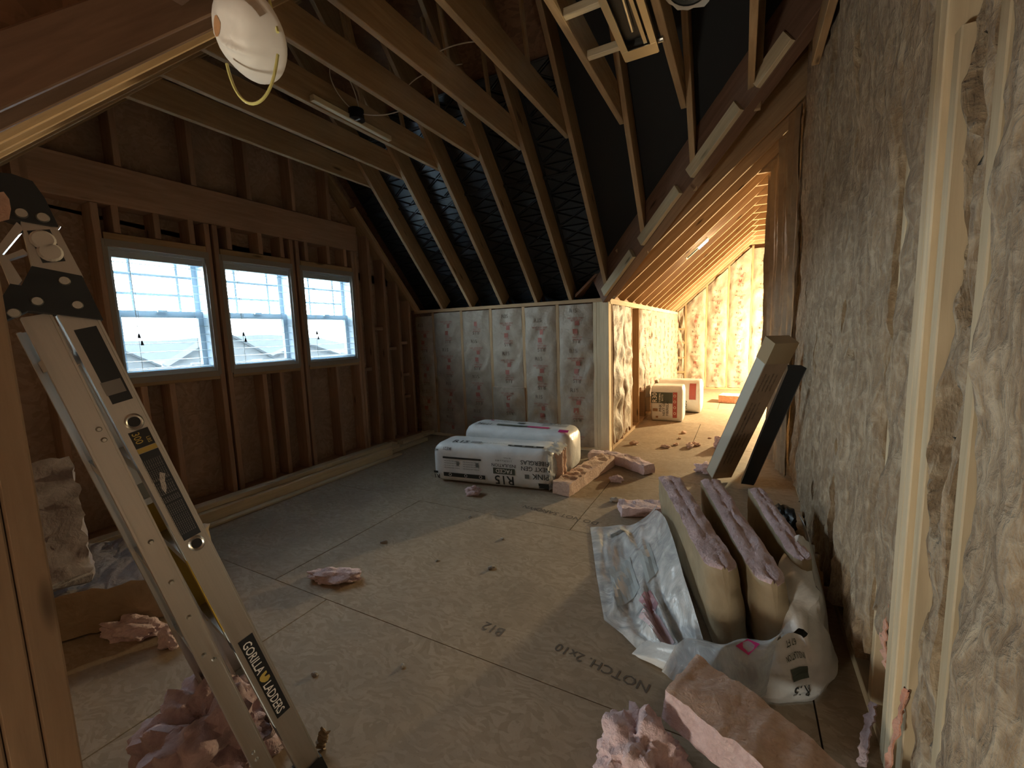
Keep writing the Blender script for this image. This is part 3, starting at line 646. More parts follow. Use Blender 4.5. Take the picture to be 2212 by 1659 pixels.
brown_batt('dim batt behind the hanging paper flaps', 4.13, 4.98, 0.05, 3.3, 13.1, 0.0, 0.0, 0.0, nv=60, nu=20)
# ---- black vent baffles between the far rafters
def baffle_mesh(L, W, nc):
    mb = MB(); mb.box((0, -W/2, -0.004), (L, W/2, 0.0))
    cw = L/nc
    for c in range(nc):
        x0, x1, y0, y1 = c*cw+0.006, (c+1)*cw-0.006, -W/2+0.02, W/2-0.02
        ctr = Vector(((x0+x1)/2, 0, 0)); cs = [Vector((x0, y0, 0)), Vector((x1, y0, 0)), Vector((x1, y1, 0)), Vector((x0, y1, 0))]
        for i in range(4):
            tri = [cs[i], cs[(i+1) % 4], ctr]; g = (tri[0]+tri[1]+tri[2])/3
            lo = [g+(v-g)*0.93 for v in tri]; hi = [g+(v-g)*0.74 + Vector((0, 0, 0.014)) for v in tri]
            mb.add(lo+hi, [(3, 4, 5), (0, 1, 4, 3), (1, 2, 5, 4), (2, 0, 3, 5)])
    mb.box((L*0.985, -W/2, 0), (L, W/2, 0.012)); mb.box((0, -W/2, 0), (L*0.02, W/2, 0.012))
    return mesh_data('rafter_vent', mb.V, mb.F, 'baffle_black')
bxs = [XW-0.02] + [x+0.04 for x in RXS] + [0.42]
bm = None; up_n = Vector((0, SM, 1)).normalized()
for i in range(len(bxs)-1):
    xa, xb = bxs[i]+0.022, bxs[i+1]-0.022; xc = (xa+xb)/2; W = xb-xa
    y0 = YK+0.10 if xc < XV else YK - (xa-XV)*SW/SM + 0.20
    if xc > XV:
        yv = lambda x: YK - (x-XV)*SW/SM + 0.02
        pts = [(xa, yv(xa)), (xb, yv(xb)), (xb, 2.62), (xa, 2.62)]
        if pts[1][1] < 2.7: pts = [(xa, yv(xa)), (xb, 2.7), (xb, 2.62), (xa, 2.62)]
        mb = MB(); slab(mb, [(x, y, z_far(y)+DK-0.06) for x, y in pts], 0.006)
        mb.obj('rafter_vent', 'baffle_matte', ceil)['label'] = 'flat black rafter vent in shadow'
        continue
    for part in range(2):
        d = Vector((0, -1, SM)).normalized()
        start = Vector((xc, YK+0.28, z_far(YK+0.28)+DK-0.07)) + d*(part*1.37)
        L = 1.45 if part == 0 else 0.90
        Mx = Matrix((d, Vector((1, 0, 0)), d.cross(Vector((1, 0, 0))))).transposed().to_4x4(); Mx.translation = start + up_n*(0.008*part)
        if (Mx.to_3x3() @ Vector((0, 0, 1))).z > 0:
            Mx = Matrix((d, Vector((-1, 0, 0)), d.cross(Vector((-1, 0, 0))))).transposed().to_4x4(); Mx.translation = start + up_n*(0.008*part)
        o = bpy.data.objects.new('rafter_vent', baffle_mesh(L, W, max(1, round(L/0.17)))); place(o, Mx, ceil)
        o['label'] = 'black ribbed plastic rafter vent'
# ---- window blinds
for k, (a, b) in enumerate(WIN):
    lab = ('slatted blind over the window nearest the ladder', 'slatted blind over the middle window', 'slatted blind over the window nearest the knee wall')[k]
    bl = root('window_blind', (XW-0.045, (a+b)/2, WZ0), lab, 'blind', 'window blinds')
    MB().box((XW-0.075, a+0.032, WZ1-0.075), (XW-0.018, b-0.032, WZ1-0.031)).obj('head_rail', 'vinyl', bl)
    sl0 = None; n = 13; zt = WZ1-0.10; zb_ = WZ0+0.058
    tilt = 0.05
    for i in range(n):
        z = zb_+(zt-zb_)*i/(n-1)
        if sl0 is None:
            sl0 = MB().box((-0.024, -(b-a)/2+0.036, -0.0013), (0.024, (b-a)/2-0.036, 0.0013)).obj('slat', 'blind_slat', bl, Mw=Matrix.Translation((XW-0.046, (a+b)/2, z)) @ Matrix.Rotation(tilt, 4, 'Y'))
        else: copy_of(sl0, Matrix.Translation((XW-0.046, (a+b)/2, z)) @ Matrix.Rotation(tilt, 4, 'Y'), bl)
    if k == 2: MB().box((XW-0.07, a+0.034, WZ0+0.0), (XW+0.012, b-0.034, WZ0+0.006), M=Matrix.Translation((0, 0, 0.034))).obj('bottom_rail', 'vinyl', bl)
    else: MB().box((XW-0.07, a+0.036, WZ0+0.031), (XW-0.022, b-0.036, WZ0+0.048)).obj('bottom_rail', 'vinyl', bl)
    for q in (0.20, 0.80):
        y = a+(b-a)*q; MB().cyl((XW-0.021, y, WZ0+0.04), (XW-0.021, y, WZ1-0.07), 0.0012, n=5).obj('ladder_cord', 'cable', bl)
    y = a+(b-a)*0.20
    for dy, zz in ((0.0, 1.36), (0.012, 1.31)):
        c = MB().cyl((XW-0.012, y+dy, zz), (XW-0.012, y+dy, WZ1-0.07), 0.0012, n=5).obj('lift_cord', 'cable', bl)
        MB().cyl((XW-0.012, y+dy, zz-0.032), (XW-0.012, y+dy, zz), 0.011, 0.004, n=8).obj('tassel', 'black_plastic', c)

# ================================================================== things on the floor
def local(p, ang): return Matrix.Translation(Vector(p)) @ Matrix.Rotation(ang, 4, 'Z')
def sup(t, n): return max(0.0, 1-abs(t)**n)**(1.0/n)
class Bale:
    """plastic-wrapped bale: rounded-box section along local x"""
    def __init__(s, label, p, ang, L, D, H, seed, group, mat='white_plastic', end=0.10, n=5.0):
        s.M = local(p, ang); s.L, s.D, s.H, s.n, s.seed = L, D, H, n, seed
        s.root = root('insulation_bale', p, label, 'insulation', group); NU, NA = 44, 56
        V = []; F = []
        for i in range(NU+1):
            u = i/NU; x = L*u
            e = min(u, 1-u)/end; sc_ = 1.0 if e >= 1 else (1-(1-e)**3*0.22)
            for k in range(NA):
                a = 2*math.pi*k/NA
                y, z = s.sec(a, sc_); w = 0.004*fbm(x*9, y*9+seed, z*9, 3)
                f = Vector((0, y, z-H/2)).normalized(); V.append(s.M @ (Vector((x, y, z)) + f*w))
        for i in range(NU):
            F += [(i*NA+k, (i+1)*NA+k, (i+1)*NA+(k+1) % NA, i*NA+(k+1) % NA) for k in range(NA)]
        # gathered ends
        for i0, xo in ((0, -0.02), (NU, L+0.02)):
            c = len(V); V.append(s.M @ Vector((xo*0.6 if i0 == 0 else L+0.012, 0, H/2)))
            F += [((c, i0*NA+k, i0*NA+(k+1) % NA) if i0 == 0 else (c, i0*NA+(k+1) % NA, i0*NA+k)) for k in range(NA)]
        s.wrap = obj('plastic_wrap', V, F, mat, s.root, None, True)
    def sec(s, a, sc_=1.0):
        c, q = math.cos(a), math.sin(a); r = (abs(c)**s.n + abs(q)**s.n)**(-1.0/s.n)
        y, z = c*r*s.D/2*sc_, q*r*s.H/2*sc_; return y, max(z+s.H/2, 0.002)
    def front(s, u, v, o=0.006):
        t = max(-0.99, min(0.99, (v-s.H/2)/(s.H/2))); return s.M @ Vector((u, -s.D/2*sup(t, s.n)-o, v))
    def top(s, u, v, o=0.006):
        t = max(-0.99, min(0.99, v/(s.D/2))); return s.M @ Vector((u, v, s.H/2+s.H/2*sup(t, s.n)+o))
    def end_r(s, y, z, o=0.02): return s.M @ Vector((s.L+o, y, z))
PI = math.pi
# front bale (lies upside down)
p0 = on_z(937, 1040); p1 = on_z(1190, 1066); ang = math.atan2(p1.y-p0.y, p1.x-p0.x)
LB = (p1-p0).length
c0 = p0 + Vector((-math.sin(ang), math.cos(ang), 0))*0.19
b = Bale('white plastic bale of insulation lying upside down, its right end torn open', (c0.x, c0.y, 0.0), ang, LB, 0.38, 0.345, 1.3, 'white bales')
pr = Print(b.front, 0.03); L = LB
pr.text('R15', L*0.63, 0.110, 0.080, 0, PI).text('FACED', L*0.63, 0.167, 0.034, 2, PI)
prb = Print(lambda u, v: b.front(u, v, 0.0045), 0.03); prb.rect(L*0.54, 0.124, L*0.72, 0.176, 0); prb.done('printed_panel', ['ink_green'], b.wrap)
pr.text('INSULATION', L*0.63, 0.212, 0.027, 0, PI).text('2 1 8 3/4 in x 40 ft', L*0.63, 0.245, 0.014, 1, PI).text('Zip Works', L*0.66, 0.268, 0.010, 1, PI)
pr.text('PINK', L*0.925, 0.150, 0.046, 0, PI).text('NEXT GEN', L*0.885, 0.206, 0.036, 0, PI).text('FIBERGLAS', L*0.880, 0.256, 0.036, 0, PI)
pr.rect(L*0.905, 0.028, L*0.985, 0.075, 0); pr.rect(L*0.80, 0.105, L*0.835, 0.140, 1)
pr.rect(L*0.10, 0.062, L*0.47, 0.098, 0)
for q in (0.16, 0.30, 0.43): pr.text('O', L*q, 0.094, 0.028, 2, PI)
pr.rect(L*0.10, 0.222, L*0.44, 0.238, 0)
for j, (a_, c_) in enumerate(((0.11, 0.25), (0.28, 0.42))):
    for r_ in range(4): pr.text('insulation value thermal data', L*(a_+c_)/2, 0.205-0.020*r_, 0.010, 1, PI, width=L*(c_-a_))
    pr.rect(L*c_-0.03, 0.165, L*c_-0.005, 0.20, 1)
pr.text('ME21', L*0.135, 0.318, 0.026, 1, PI)
pr.text('R1', L*0.035, 0.075, 0.040, 0, PI).rect(L*0.01, 0.085, L*0.05, 0.105, 0); pr.text('ME21', L*0.03, 0.30, 0.018, 1, PI)
pr.done('printed_lettering', ['ink', 'ink_grey', 'white_ink'], b.wrap)
pr = Print(b.top, 0.03)
pr.text('R15', L*0.22, -0.115, 0.070, 0).rect(L*0.31, -0.10, L*0.40, -0.085, 1).rect(L*0.31, -0.075, L*0.40, -0.060, 1)
pr.text('FIBERGLAS INSULATION', L*0.51, -0.09, 0.018, 1).rect(L*0.64, -0.12, L*0.93, -0.09, 0)
for q in (0.68, 0.77, 0.86): pr.text('O', L*q, -0.116, 0.022, 2)
pr.done('printed_lettering', ['ink', 'ink_grey', 'white_ink'], b.wrap)
# torn end: clear film and the pink ends of the batts inside
for k, (y, z0, z1, t) in enumerate(((-0.02, 0.06, 0.30, 0.085), (0.085, 0.05, 0.31, 0.09))):
    mb = MB(); V, F = grid(lambda a, c: b.M @ Vector((L+0.03+0.035*math.sin(PI*a)+0.008*fbm(a*4, c*6, k), y-t/2+t*a, z0+(z1-z0)*c)), 8, 14)
    mb.add(V, F); V2, F2 = grid(lambda a, c: b.M @ Vector((L-0.06, y-t/2+t*a, z0+(z1-z0)*c)), 8, 14, True); mb.add(V2, F2)
    n1, n2 = 8, 14; N = (n1+1)*(n2+1)
    rim = [i for i in range(n1+1)] + [j*(n1+1)+n1 for j in range(1, n2+1)] + [n2*(n1+1)+i for i in range(n1-1, -1, -1)] + [j*(n1+1) for j in range(n2-1, 0, -1)]
    mb.F += [(rim[i], N+rim[i], N+rim[(i+1) % len(rim)], rim[(i+1) % len(rim)]) for i in range(len(rim))]; mb.fm += [0]*len(rim)
    mb.obj('exposed_batt', 'pink_tan_fiber', b.root, True)
V, F = grid(lambda a, c: b.M @ Vector((L-0.02+0.05*a+0.02*fbm(a*5, c*5, 2.2), -0.185+0.17*a+0.03*nz(c*3, a*3), 0.02+(0.30-0.10*a)*c)), 10, 14)
N = len(V); V2 = [v + b.M.to_3x3() @ Vector((0.002, -0.002, 0)) for v in V]
obj('torn_film', V+V2, F+[tuple(reversed([i+N for i in f])) for f in F], 'clear_film', b.root, None, True)
V, F = grid(lambda a, c: b.M @ Vector((L-0.05+0.11*c, -0.16+0.32*a, 0.335-0.03*c*c+0.018*fbm(a*7, c*4, 5.1))), 14, 6)
N = len(V); V2 = [v + Vector((0, 0, 0.002)) for v in V]
obj('torn_film', V+V2, F+[tuple(reversed([i+N for i in f])) for f in F], 'clear_film', b.root, None, True)
# second bale behind
b2 = Bale('white plastic bale with a magenta stripe lying behind the torn one', (-2.40, 3.62, 0.0), 0.03, 1.08, 0.40, 0.40, 4.7, 'white bales')
pr = Print(b2.top, 0.03); L = 1.08
pr.text('R15', L*0.80, 0.10, 0.055, 0, PI).rect(L*0.62, 0.07, L*0.70, 0.085, 1).text('FIBERGLAS INSULATION DATA', L*0.35, 0.03, 0.02, 1).rect(L*0.46, -0.01, L*0.53, 0.04, 1)
pr.rect(L*0.30, -0.115, L*0.60, -0.075, 2).rect(L*0.60, -0.115, L*0.80, -0.075, 3).text('ME21', L*0.18, -0.12, 0.05, 1)
for q in range(6): pr.rect(L*0.70, -0.02+0.022*q, L*0.93, -0.012+0.022*q, 1)
pr.rect(L*0.16, 0.05, L*0.19, 0.08, 3); pr.rect(L*0.90, -0.16, L*0.985, -0.12, 3)
pr.done('printed_lettering', ['ink', 'ink_grey', 'ink_green', 'ink_magenta'], b2.wrap)
# two R30 bales in the wing
b3 = Bale('upright R30 bale with dark label and red stripe in the lit wing', (-1.095, 6.27, 0.0), 0.02, 0.42, 0.36, 0.49, 8.3, 'R30 bales', n=9.0, end=0.06)
pr = Print(b3.front, 0.03)
pr.rect(0.005, 0.255, 0.285, 0.405, 2); pr.rect(0.29, 0.06, 0.345, 0.41, 3)
def rtext(t, u, v, h, m): pr.text(t, u, v, h, m, PI/2)
o_ = b3.front; pr2 = Print(lambda u, v: b3.front(u, v, 0.009), 0.03)
pr2.text('R30', 0.082, 0.33, 0.062, 0, PI/2).text('THERMAL', 0.13, 0.33, 0.022, 0, PI/2).text('BATTS', 0.165, 0.33, 0.022, 0, PI/2)
pr2.rect(0.03, 0.14, 0.095, 0.18, 1); pr2.text('PINK', 0.145, 0.19, 0.035, 2, PI/2).text('NEXT GEN', 0.19, 0.19, 0.032, 2, PI/2).text('FIBERGLAS', 0.235, 0.19, 0.032, 2, PI/2).rect(0.07, 0.05, 0.10, 0.075, 1)
for z in (0.12, 0.20, 0.28, 0.36): pr2.text('O', 0.332, z, 0.035, 0, PI/2)
pr.done('printed_label', ['ink', 'ink_grey', 'ink_green', 'ink_red'], b3.wrap); pr2.done('printed_lettering', ['white_ink', 'brown_ink', 'ink'], b3.wrap)
b4 = Bale('round-ended R30 bale lying behind the upright one in the lit wing', (-1.12, 6.98, 0.0), 0.0, 0.62, 0.50, 0.50, 9.9, 'R30 bales', n=2.6, end=0.05)
pr = Print(b4.front, 0.03); pr.rect(0.46, 0.22, 0.55, 0.45, 0); pr.text('R30', 0.43, 0.14, 0.06, 1, PI/2); pr.done('printed_label', ['ink_red', 'ink_grey'], b4.wrap)
# ---- loose batts: bent, rough slabs of fibre
def fiber_slab(label, pts, width, thick, side, seed, mats=('pink_fiber', 'pink_tan_fiber'), amp=0.010, name='insulation_batt', group='loose pink batts', nu=40, taper=1.0, wrink=0.0):
    """pts: polyline along the middle of the underside; side: width direction"""
    pts = [Vector(p) for p in pts]; side = Vector(side).normalized(); nw, nt = 8, 5; V = []; F = []; fm = []
    def samp(t):
        s = t*(len(pts)-1); i = min(int(s), len(pts)-2); return pts[i].lerp(pts[i+1], s-i), (pts[min(i+1, len(pts)-1)]-pts[i]).normalized()
    prof = [(-0.5+i/nw, 0) for i in range(nw)] + [(0.5, j/nt) for j in range(nt)] + [(0.5-i/nw, 1) for i in range(nw)] + [(-0.5, 1-j/nt) for j in range(nt)]
    NP = len(prof)
    for k in range(nu+1):
        t = k/nu; p, d = samp(t); s = (side - d*side.dot(d)).normalized(); n = d.cross(s).normalized()
        if n.z < 0: n = -n
        w = width*(1+(taper-1)*t)
        for a, h in prof:
            rr = 1.0 if 0 < t < 1 else 0.97
            q = p + s*(a*w*rr) + n*(thick*((h-0.5)*rr+0.5))
            dd = Vector((fbm(q.x*14+seed, q.y*14, q.z*14), fbm(q.y*14+seed, q.z*14, q.x*14), fbm(q.z*14+seed, q.x*14, q.y*14)))*amp
            if h == 1 and wrink: dd += n*(wrink*math.sin(t*46+5*nz(a*3, t*4, seed))*(0.6+0.6*nz(t*5, a*4, seed+3)))
            if h == 0: dd.z = abs(dd.z)*0.2
            V.append(q+dd)
    for k in range(nu):
        for i in range(NP):
            F.append((k*NP+i, (k+1)*NP+i, (k+1)*NP+(i+1) % NP, k*NP+(i+1) % NP))
            fm.append(1 if nw+nt <= i < 2*nw+nt else 0)
    for e in (0, nu):
        c = len(V); V.append(sum((V[e*NP+i] for i in range(NP)), Vector())/NP)
        for i in range(NP): F.append((c, e*NP+i, e*NP+(i+1) % NP) if e == 0 else (c, e*NP+(i+1) % NP, e*NP+i)); fm.append(0)
    o = obj(name, V, F, list(mats), None, fm, True); tag(o, label, 'insulation', group); return o
def flo(px, py, z=0.004): return on_z(px, py, z)
fiber_slab('wrinkled pink batt offcut lying against the torn bale', [flo(1212, 1070), flo(1262, 1035), flo(1312, 1004)], 0.15, 0.10, (1, 0.4, 0), 1.1, ('pink_tan_fiber', 'pink_tan_fiber'), 0.006, wrink=0.010)
fiber_slab('long flat pink batt strip crossing behind the wrinkled offcut', [flo(1275, 992), flo(1330, 998), flo(1372, 1012), flo(1402, 1024)], 0.13, 0.085, (0.2, 1, 0), 2.6, ('pink_fiber', 'pink_fiber'), 0.012)
fiber_slab('pink batt offcut peeking over the clear plastic sheet', [flo(1338, 1106), flo(1380, 1106), flo(1432, 1108)], 0.16, 0.06, (0, 1, 0), 3.9, ('pink_fiber', 'pink_fiber'), 0.012)
fiber_slab('thick pink block on the floor by the far wing wall', [flo(1556, 866), flo(1603, 869)], 0.34, 0.12, (0.3, 1, 0), 4.2, ('orange_fiber', 'pink_tan_fiber'), 0.005)
# foreground batt lifted on a heap
fiber_slab('tan-pink batt piece in the foreground, one end raised on a heap', [(-0.150, 1.300, 0.125), (0.02, 1.235, 0.105), (0.18, 1.165, 0.06), (0.32, 1.10, 0.03)], 0.20, 0.105, (0.25, 1, 0), 5.8, ('pink_fiber', 'pink_tan_fiber'), 0.010, nu=60)
def clump(label, p, size, seed, mat='pink_fiber', amp=0.35, rot=0.0, sub=4, group='torn pink scraps', name='insulation_scrap'):
    import bmesh
    bm = bmesh.new(); bmesh.ops.create_icosphere(bm, subdivisions=sub, radius=1.0)
    V = []
    for v in bm.verts:
        c = v.co.copy(); k = 1 + amp*fbm(c.x*1.7+seed, c.y*1.7, c.z*1.7+seed, 4) + 0.06*fbm(c.x*6+seed, c.y*6, c.z*6, 3)
        c = c*k; c = Matrix.Rotation(rot, 3, 'Z') @ Vector((c.x*size[0], c.y*size[1], c.z*size[2])); V.append(c)
    zmin = min(v.z for v in V); cut = zmin*0.55
    V = [Vector((v.x, v.y, max(v.z, cut)-cut)) + Vector(p) for v in V]
    F = [tuple(x.index for x in f.verts) for f in bm.faces]; bm.free()
    o = obj(name, V, F, mat, None, None, True); return tag(o, label, 'insulation', group)
clump('crumpled pink heap under the raised foreground batt', (-0.215, 1.10, 0.0), (0.115, 0.13, 0.10), 2.7, amp=0.5, sub=5)
clump('flat torn pink tuft alone in the middle of the floor', flo(722, 1252, 0.0), (0.135, 0.055, 0.03), 3.3, rot=0.35, amp=0.5)
clump('small pink tuft in front of the white bale', flo(1022, 1068, 0.0), (0.060, 0.045, 0.04), 4.4, amp=0.5)
clump('pink tuft in the shade left of the ladder', flo(292, 1372, 0.0), (0.13, 0.06, 0.045), 6.1, rot=0.4, amp=0.55)
clump('dark pink tuft just behind the ladder rail', flo(372, 1392, 0.0), (0.05, 0.04, 0.05), 7.1, amp=0.4)
clump('large mauve-pink heap at the foot of the ladder', (-1.36, 0.58, 0.0), (0.17, 0.15, 0.15), 8.9, 'shaded_pink', amp=0.6, sub=5, rot=0.5)
clump('pink tuft beside the shadow of the wrinkled offcut', flo(1332, 1040, 0.0), (0.055, 0.04, 0.03), 9.4, amp=0.4)
clump('pale pink wad beside the carton on the wing floor', flo(1556, 968, 0.0), (0.07, 0.09, 0.07), 10.2, amp=0.4)
clump('pale pink wad at the foot of the carton', flo(1530, 1022, 0.0), (0.10, 0.08, 0.055), 11.5, amp=0.45)
bits = [(1437, 967, .045), (1460, 962, .035), (1490, 966, .06), (1502, 962, .05), (1370, 960, .05), (1477, 936, .04), (1468, 948, .02), (1533, 947, .018), (830, 1172, .020), (1015, 1118, .016), (1085, 1165, .014), (1330, 1083, .045), (945, 1212, .012), (870, 1440, .012), (680, 1458, .014), (1062, 1228, .02)]
near = ['by the wing entrance', 'in the lit wing', 'among the lit scraps', 'right of the lit scraps', 'near the corner post', 'deep in the lit wing', 'tiny, in the wing', 'tiny, far in the wing']
for k, (x, y, s) in enumerate(bits):
    lab = ('cream fibre bit '+near[k]) if k < 8 else 'tiny fibre bit on bare floor '+('above the pink floor tuft', 'before the bale tuft', 'by the upper floor seam', '', 'in mid floor', 'right of the ladder foot', 'beside the ladder label', 'left of the plastic sheet')[k-8]
    if k == 11: lab = 'thin pale fibre bit beside the clear plastic sheet'
    clump(lab, flo(x, y, 0.0), (s, s*0.6, s*0.42), 20.3+k*1.7, 'pink_tan_fiber' if k < 8 else 'foam', amp=0.6, sub=3, rot=k*0.9, group='fibre bits on the floor')
tag(ribbon('paper_curl', [on_z(690, 1620, 0.004), on_z(694, 1600, 0.03), on_z(702, 1575, 0.075)], 0.03, (0.5, -1, 0.3), 'kraft_dark', seed=3.3, wav=0.012), 'curled brown paper shred beside the ladder foot', 'paper')
# ---- the opened bag with three kraft-faced batts standing in it
def edge_batt(label, a, b, thick, z1, lean, seed, z0=0.012):
    """batt standing on its long edge from a to b (plan), pink edge on top, kraft on the faces"""
    a = Vector(a); b = Vector(b); d = (b-a).normalized(); s = Vector((d.y, -d.x, 0)); L = (b-a).length
    n1, n2, n3 = 40, 12, 10; V = []; F = []; fm = []
    prof = [(-0.5, j/n2) for j in range(n2)] + [(-0.5+i/n3, 1) for i in range(n3)] + [(0.5, 1-j/n2) for j in range(n2)] + [(0.5-i/n3, 0) for i in range(n3)]
    NP = len(prof)
    for k in range(n1+1):
        t = k/n1; x = L*t; rr = 1.0
        e = max(0, 1-(1-t)*L/0.09); rr = math.sqrt(max(0.0, 1-e*e))*0.8+0.2 if e > 0 else 1.0
        for q, h in prof:
            w = thick*(1+0.10*nz(t*4, seed))*rr; bul = 1+0.16*math.sin(PI*h)
            p = a + d*x + s*(q*w*bul + lean*h) ; p.z = z0+(z1-z0)*h
            if h == 1: p.z += 0.010*fbm(x*13, q*3+seed, seed, 4) + (0.010*(1-abs(2*q)**3)) - 0.008*math.exp(-((q-0.12*nz(x*6, seed))/0.05)**2)
            else: p += s*(0.004*fbm(x*6, h*6, seed)*(1 if q > 0 else -1)*1.5)
            V.append(p)
    for k in range(n1):
        for i in range(NP):
            F.append((k*NP+i, k*NP+(i+1) % NP, (k+1)*NP+(i+1) % NP, (k+1)*NP+i)); fm.append(0 if n2 <= i < n2+n3 else 1)
    for e in (0, n1):
        c = len(V); V.append(sum((V[e*NP+i] for i in range(NP)), Vector())/NP)
        for i in range(NP): F.append((c, e*NP+(i+1) % NP, e*NP+i) if e == 0 else (c, e*NP+i, e*NP+(i+1) % NP)); fm.append(1)
    o = obj('insulation_batt', V, F, ['pink_fiber', 'kraft_bag'], None, fm, True)
    tag(o, label, 'insulation', 'batts standing in the torn bag'); return o, a, d, s, L
edge_batt('pink-edged kraft batt standing in the bag, left of three', (-0.325, 2.72, 0), (0.015, 1.72, 0), 0.125, 0.365, 0.05, 1.7)
edge_batt('pink-edged kraft batt standing in the bag, middle of three', (-0.105, 2.77, 0), (0.165, 1.71, 0), 0.11, 0.355, 0.04, 3.8)
edge_batt('brown-faced batt in the bag, nearest the right wall', (0.115, 2.74, 0), (0.262, 1.95, 0), 0.085, 0.345, 0.02, 6.4)
bag = root('plastic_bag', (-0.1, 1.75, 0.0), 'torn white plastic insulation bag spread under three standing batts', 'bag')
def sheet(name, fn, nu, nv, mat, parent, th=0.0015):
    V, F = grid(fn, nu, nv); N = len(V)
    V2 = [Vector(v)+Vector((0, 0, -th)) for v in V]
    return obj(name, V+V2, F+[tuple(reversed([i+N for i in f])) for f in F], mat, parent, None, True)
lft = [flo(1275, 1140), flo(1288, 1240), flo(1305, 1340), flo(1345, 1372), flo(1400, 1428)]
rgt = [(-0.455, 2.68, 0), (-0.375, 2.43, 0), (-0.29, 2.18, 0), (-0.20, 1.92, 0), (-0.09, 1.66, 0)]
def pl(P, t):
    s = t*(len(P)-1); i = min(int(s), len(P)-2); return Vector(P[i]).lerp(Vector(P[i+1]), s-i)
def film_fn(a, c):
    p = pl(lft, c).lerp(pl(rgt, c), a)
    p.y += (0.10*a if c == 0 else 0)
    ridge = 0.05*abs(nz(a*3.1+c*1.3, c*2.2, 3.3)) + 0.05*math.exp(-((a-0.45-0.15*math.sin(c*5))/0.10)**2) + 0.04*math.exp(-((a-0.75+0.2*c)/0.08)**2) + 0.012*fbm(a*9, c*9, 1.1)
    p.z = 0.008 + max(0, ridge)*min(1, a*6, (1-a)*8+0.3, c*8+0.15) + 0.25*max(0, (a-0.55)/0.45)**2.0*math.sin(PI*min(1, 0.18+0.75*c))
    return p
fo = sheet('bag_film', film_fn, 50, 60, 'clear_film', bag)
pr = Print(lambda a, c: film_fn(a, c)+Vector((0, 0, 0.004)), 0.04)
pr.rect(0.30, 0.06, 0.62, 0.085, 0); pr.rect(0.42, 0.58, 0.60, 0.72, 1); pr.rect(0.18, 0.25, 0.5, 0.50, 2); pr.rect(0.6, 0.28, 0.78, 0.52, 2); pr.rect(0.3, 0.70, 0.55, 0.95, 3)
pr.done('printed_patch', ['ink_grey', 'film_red', 'film_grey', 'film_pink'], fo)
bot = [(-0.335, 1.60, 0), (-0.17, 1.535, 0), (0.0, 1.53, 0), (0.14, 1.575, 0), (0.25, 1.63, 0), (0.315, 1.80, 0), (0.335, 2.10, 0), (0.325, 2.5, 0)]
hts = [0.02, 0.10, 0.155, 0.18, 0.205, 0.27, 0.335, 0.33]
def front_fn(a, c, o=0.0):
    p = pl(bot, a); h = pl([(x, 0, 0) for x in hts], a).x
    d = (pl(bot, min(1, a+0.02))-pl(bot, max(0, a-0.02))).normalized(); n = Vector((d.y, -d.x, 0))
    bul = 0.035*math.sin(PI*c)*(1 if a < 0.7 else 0.25) - 0.05*c*c + 0.012*fbm(a*7, c*4, 4.4)*(1 if a < 0.75 else 0.4) + 0.010*math.sin(a*40+c*3)*c*(1 if a < 0.75 else 0.3)
    q = p + n*(bul+o); q.z = 0.005 + h*c*(1+0.10*nz(a*9, 7.7)) ; return q
wf = sheet('bag_wall', front_fn, 90, 22, 'white_plastic', bag)
prf = Print(lambda u, v: front_fn(u, v, 0.005), 0.03)
def ptext(t, u, v, hu, hv, mi):
    V, F, w = text2d(t); prf.mb.add([front_fn(u - x*hu, v - y*hv, 0.005) for x, y in V], F, mi)
ptext('R15', 0.500, 0.40, 0.030, 0.20, 0); prf.rect(0.465, 0.50, 0.535, 0.66, 2); ptext('INSULATION', 0.50, 0.80, 0.010, 0.07, 2); ptext('67 FT', 0.50, 0.95, 0.014, 0.08, 2)
ptext('PIN', 0.335, 0.72, 0.026, 0.22, 1); prf.rect(0.305, 0.14, 0.365, 0.42, 1)
prf.done('printed_lettering', ['ink', 'ink_red', 'ink_green'], wf)
# flap folded outwards over the front, with the magenta mark
def flap_fn(a, c, o=0.0):
    p0 = front_fn(0.18+0.30*a, 1.0); q = p0 + Vector((-0.10+0.05*a, -0.10-0.05*math.sin(PI*a), 0))*c
    q.z = p0.z*(1-0.8*c*c) + 0.03*math.sin(PI*c) + 0.012*fbm(a*6, c*5, 9.2)*c + 0.012 + o; return q
ff = sheet('bag_flap', flap_fn, 26, 16, 'clear_film', bag)
prd = Print(lambda a, c: flap_fn(a, c, 0.004), 0.05)
prd.mb.add([flap_fn(x, y, 0.004) for x, y in ((0.62, 0.20), (0.76, 0.36), (0.70, 0.56), (0.55, 0.42))], [(0, 1, 2, 3)]); prd.done('printed_mark', ['ink_magenta'], ff)
def flap2(a, c):
    p0 = front_fn(0.60+0.28*a, 1.0); q = p0 + Vector((-0.13, -0.015, 0))*c*(0.5+0.5*math.sin(PI*a)) ; q.z = p0.z + 0.05*math.sin(PI*c*0.8)*(0.6+0.4*nz(a*5, 1.1)) - 0.09*c*c*(1-a) + 0.006*fbm(a*5, c*5, 6.6); return q
sheet('bag_flap', flap2, 24, 14, 'white_plastic', bag)
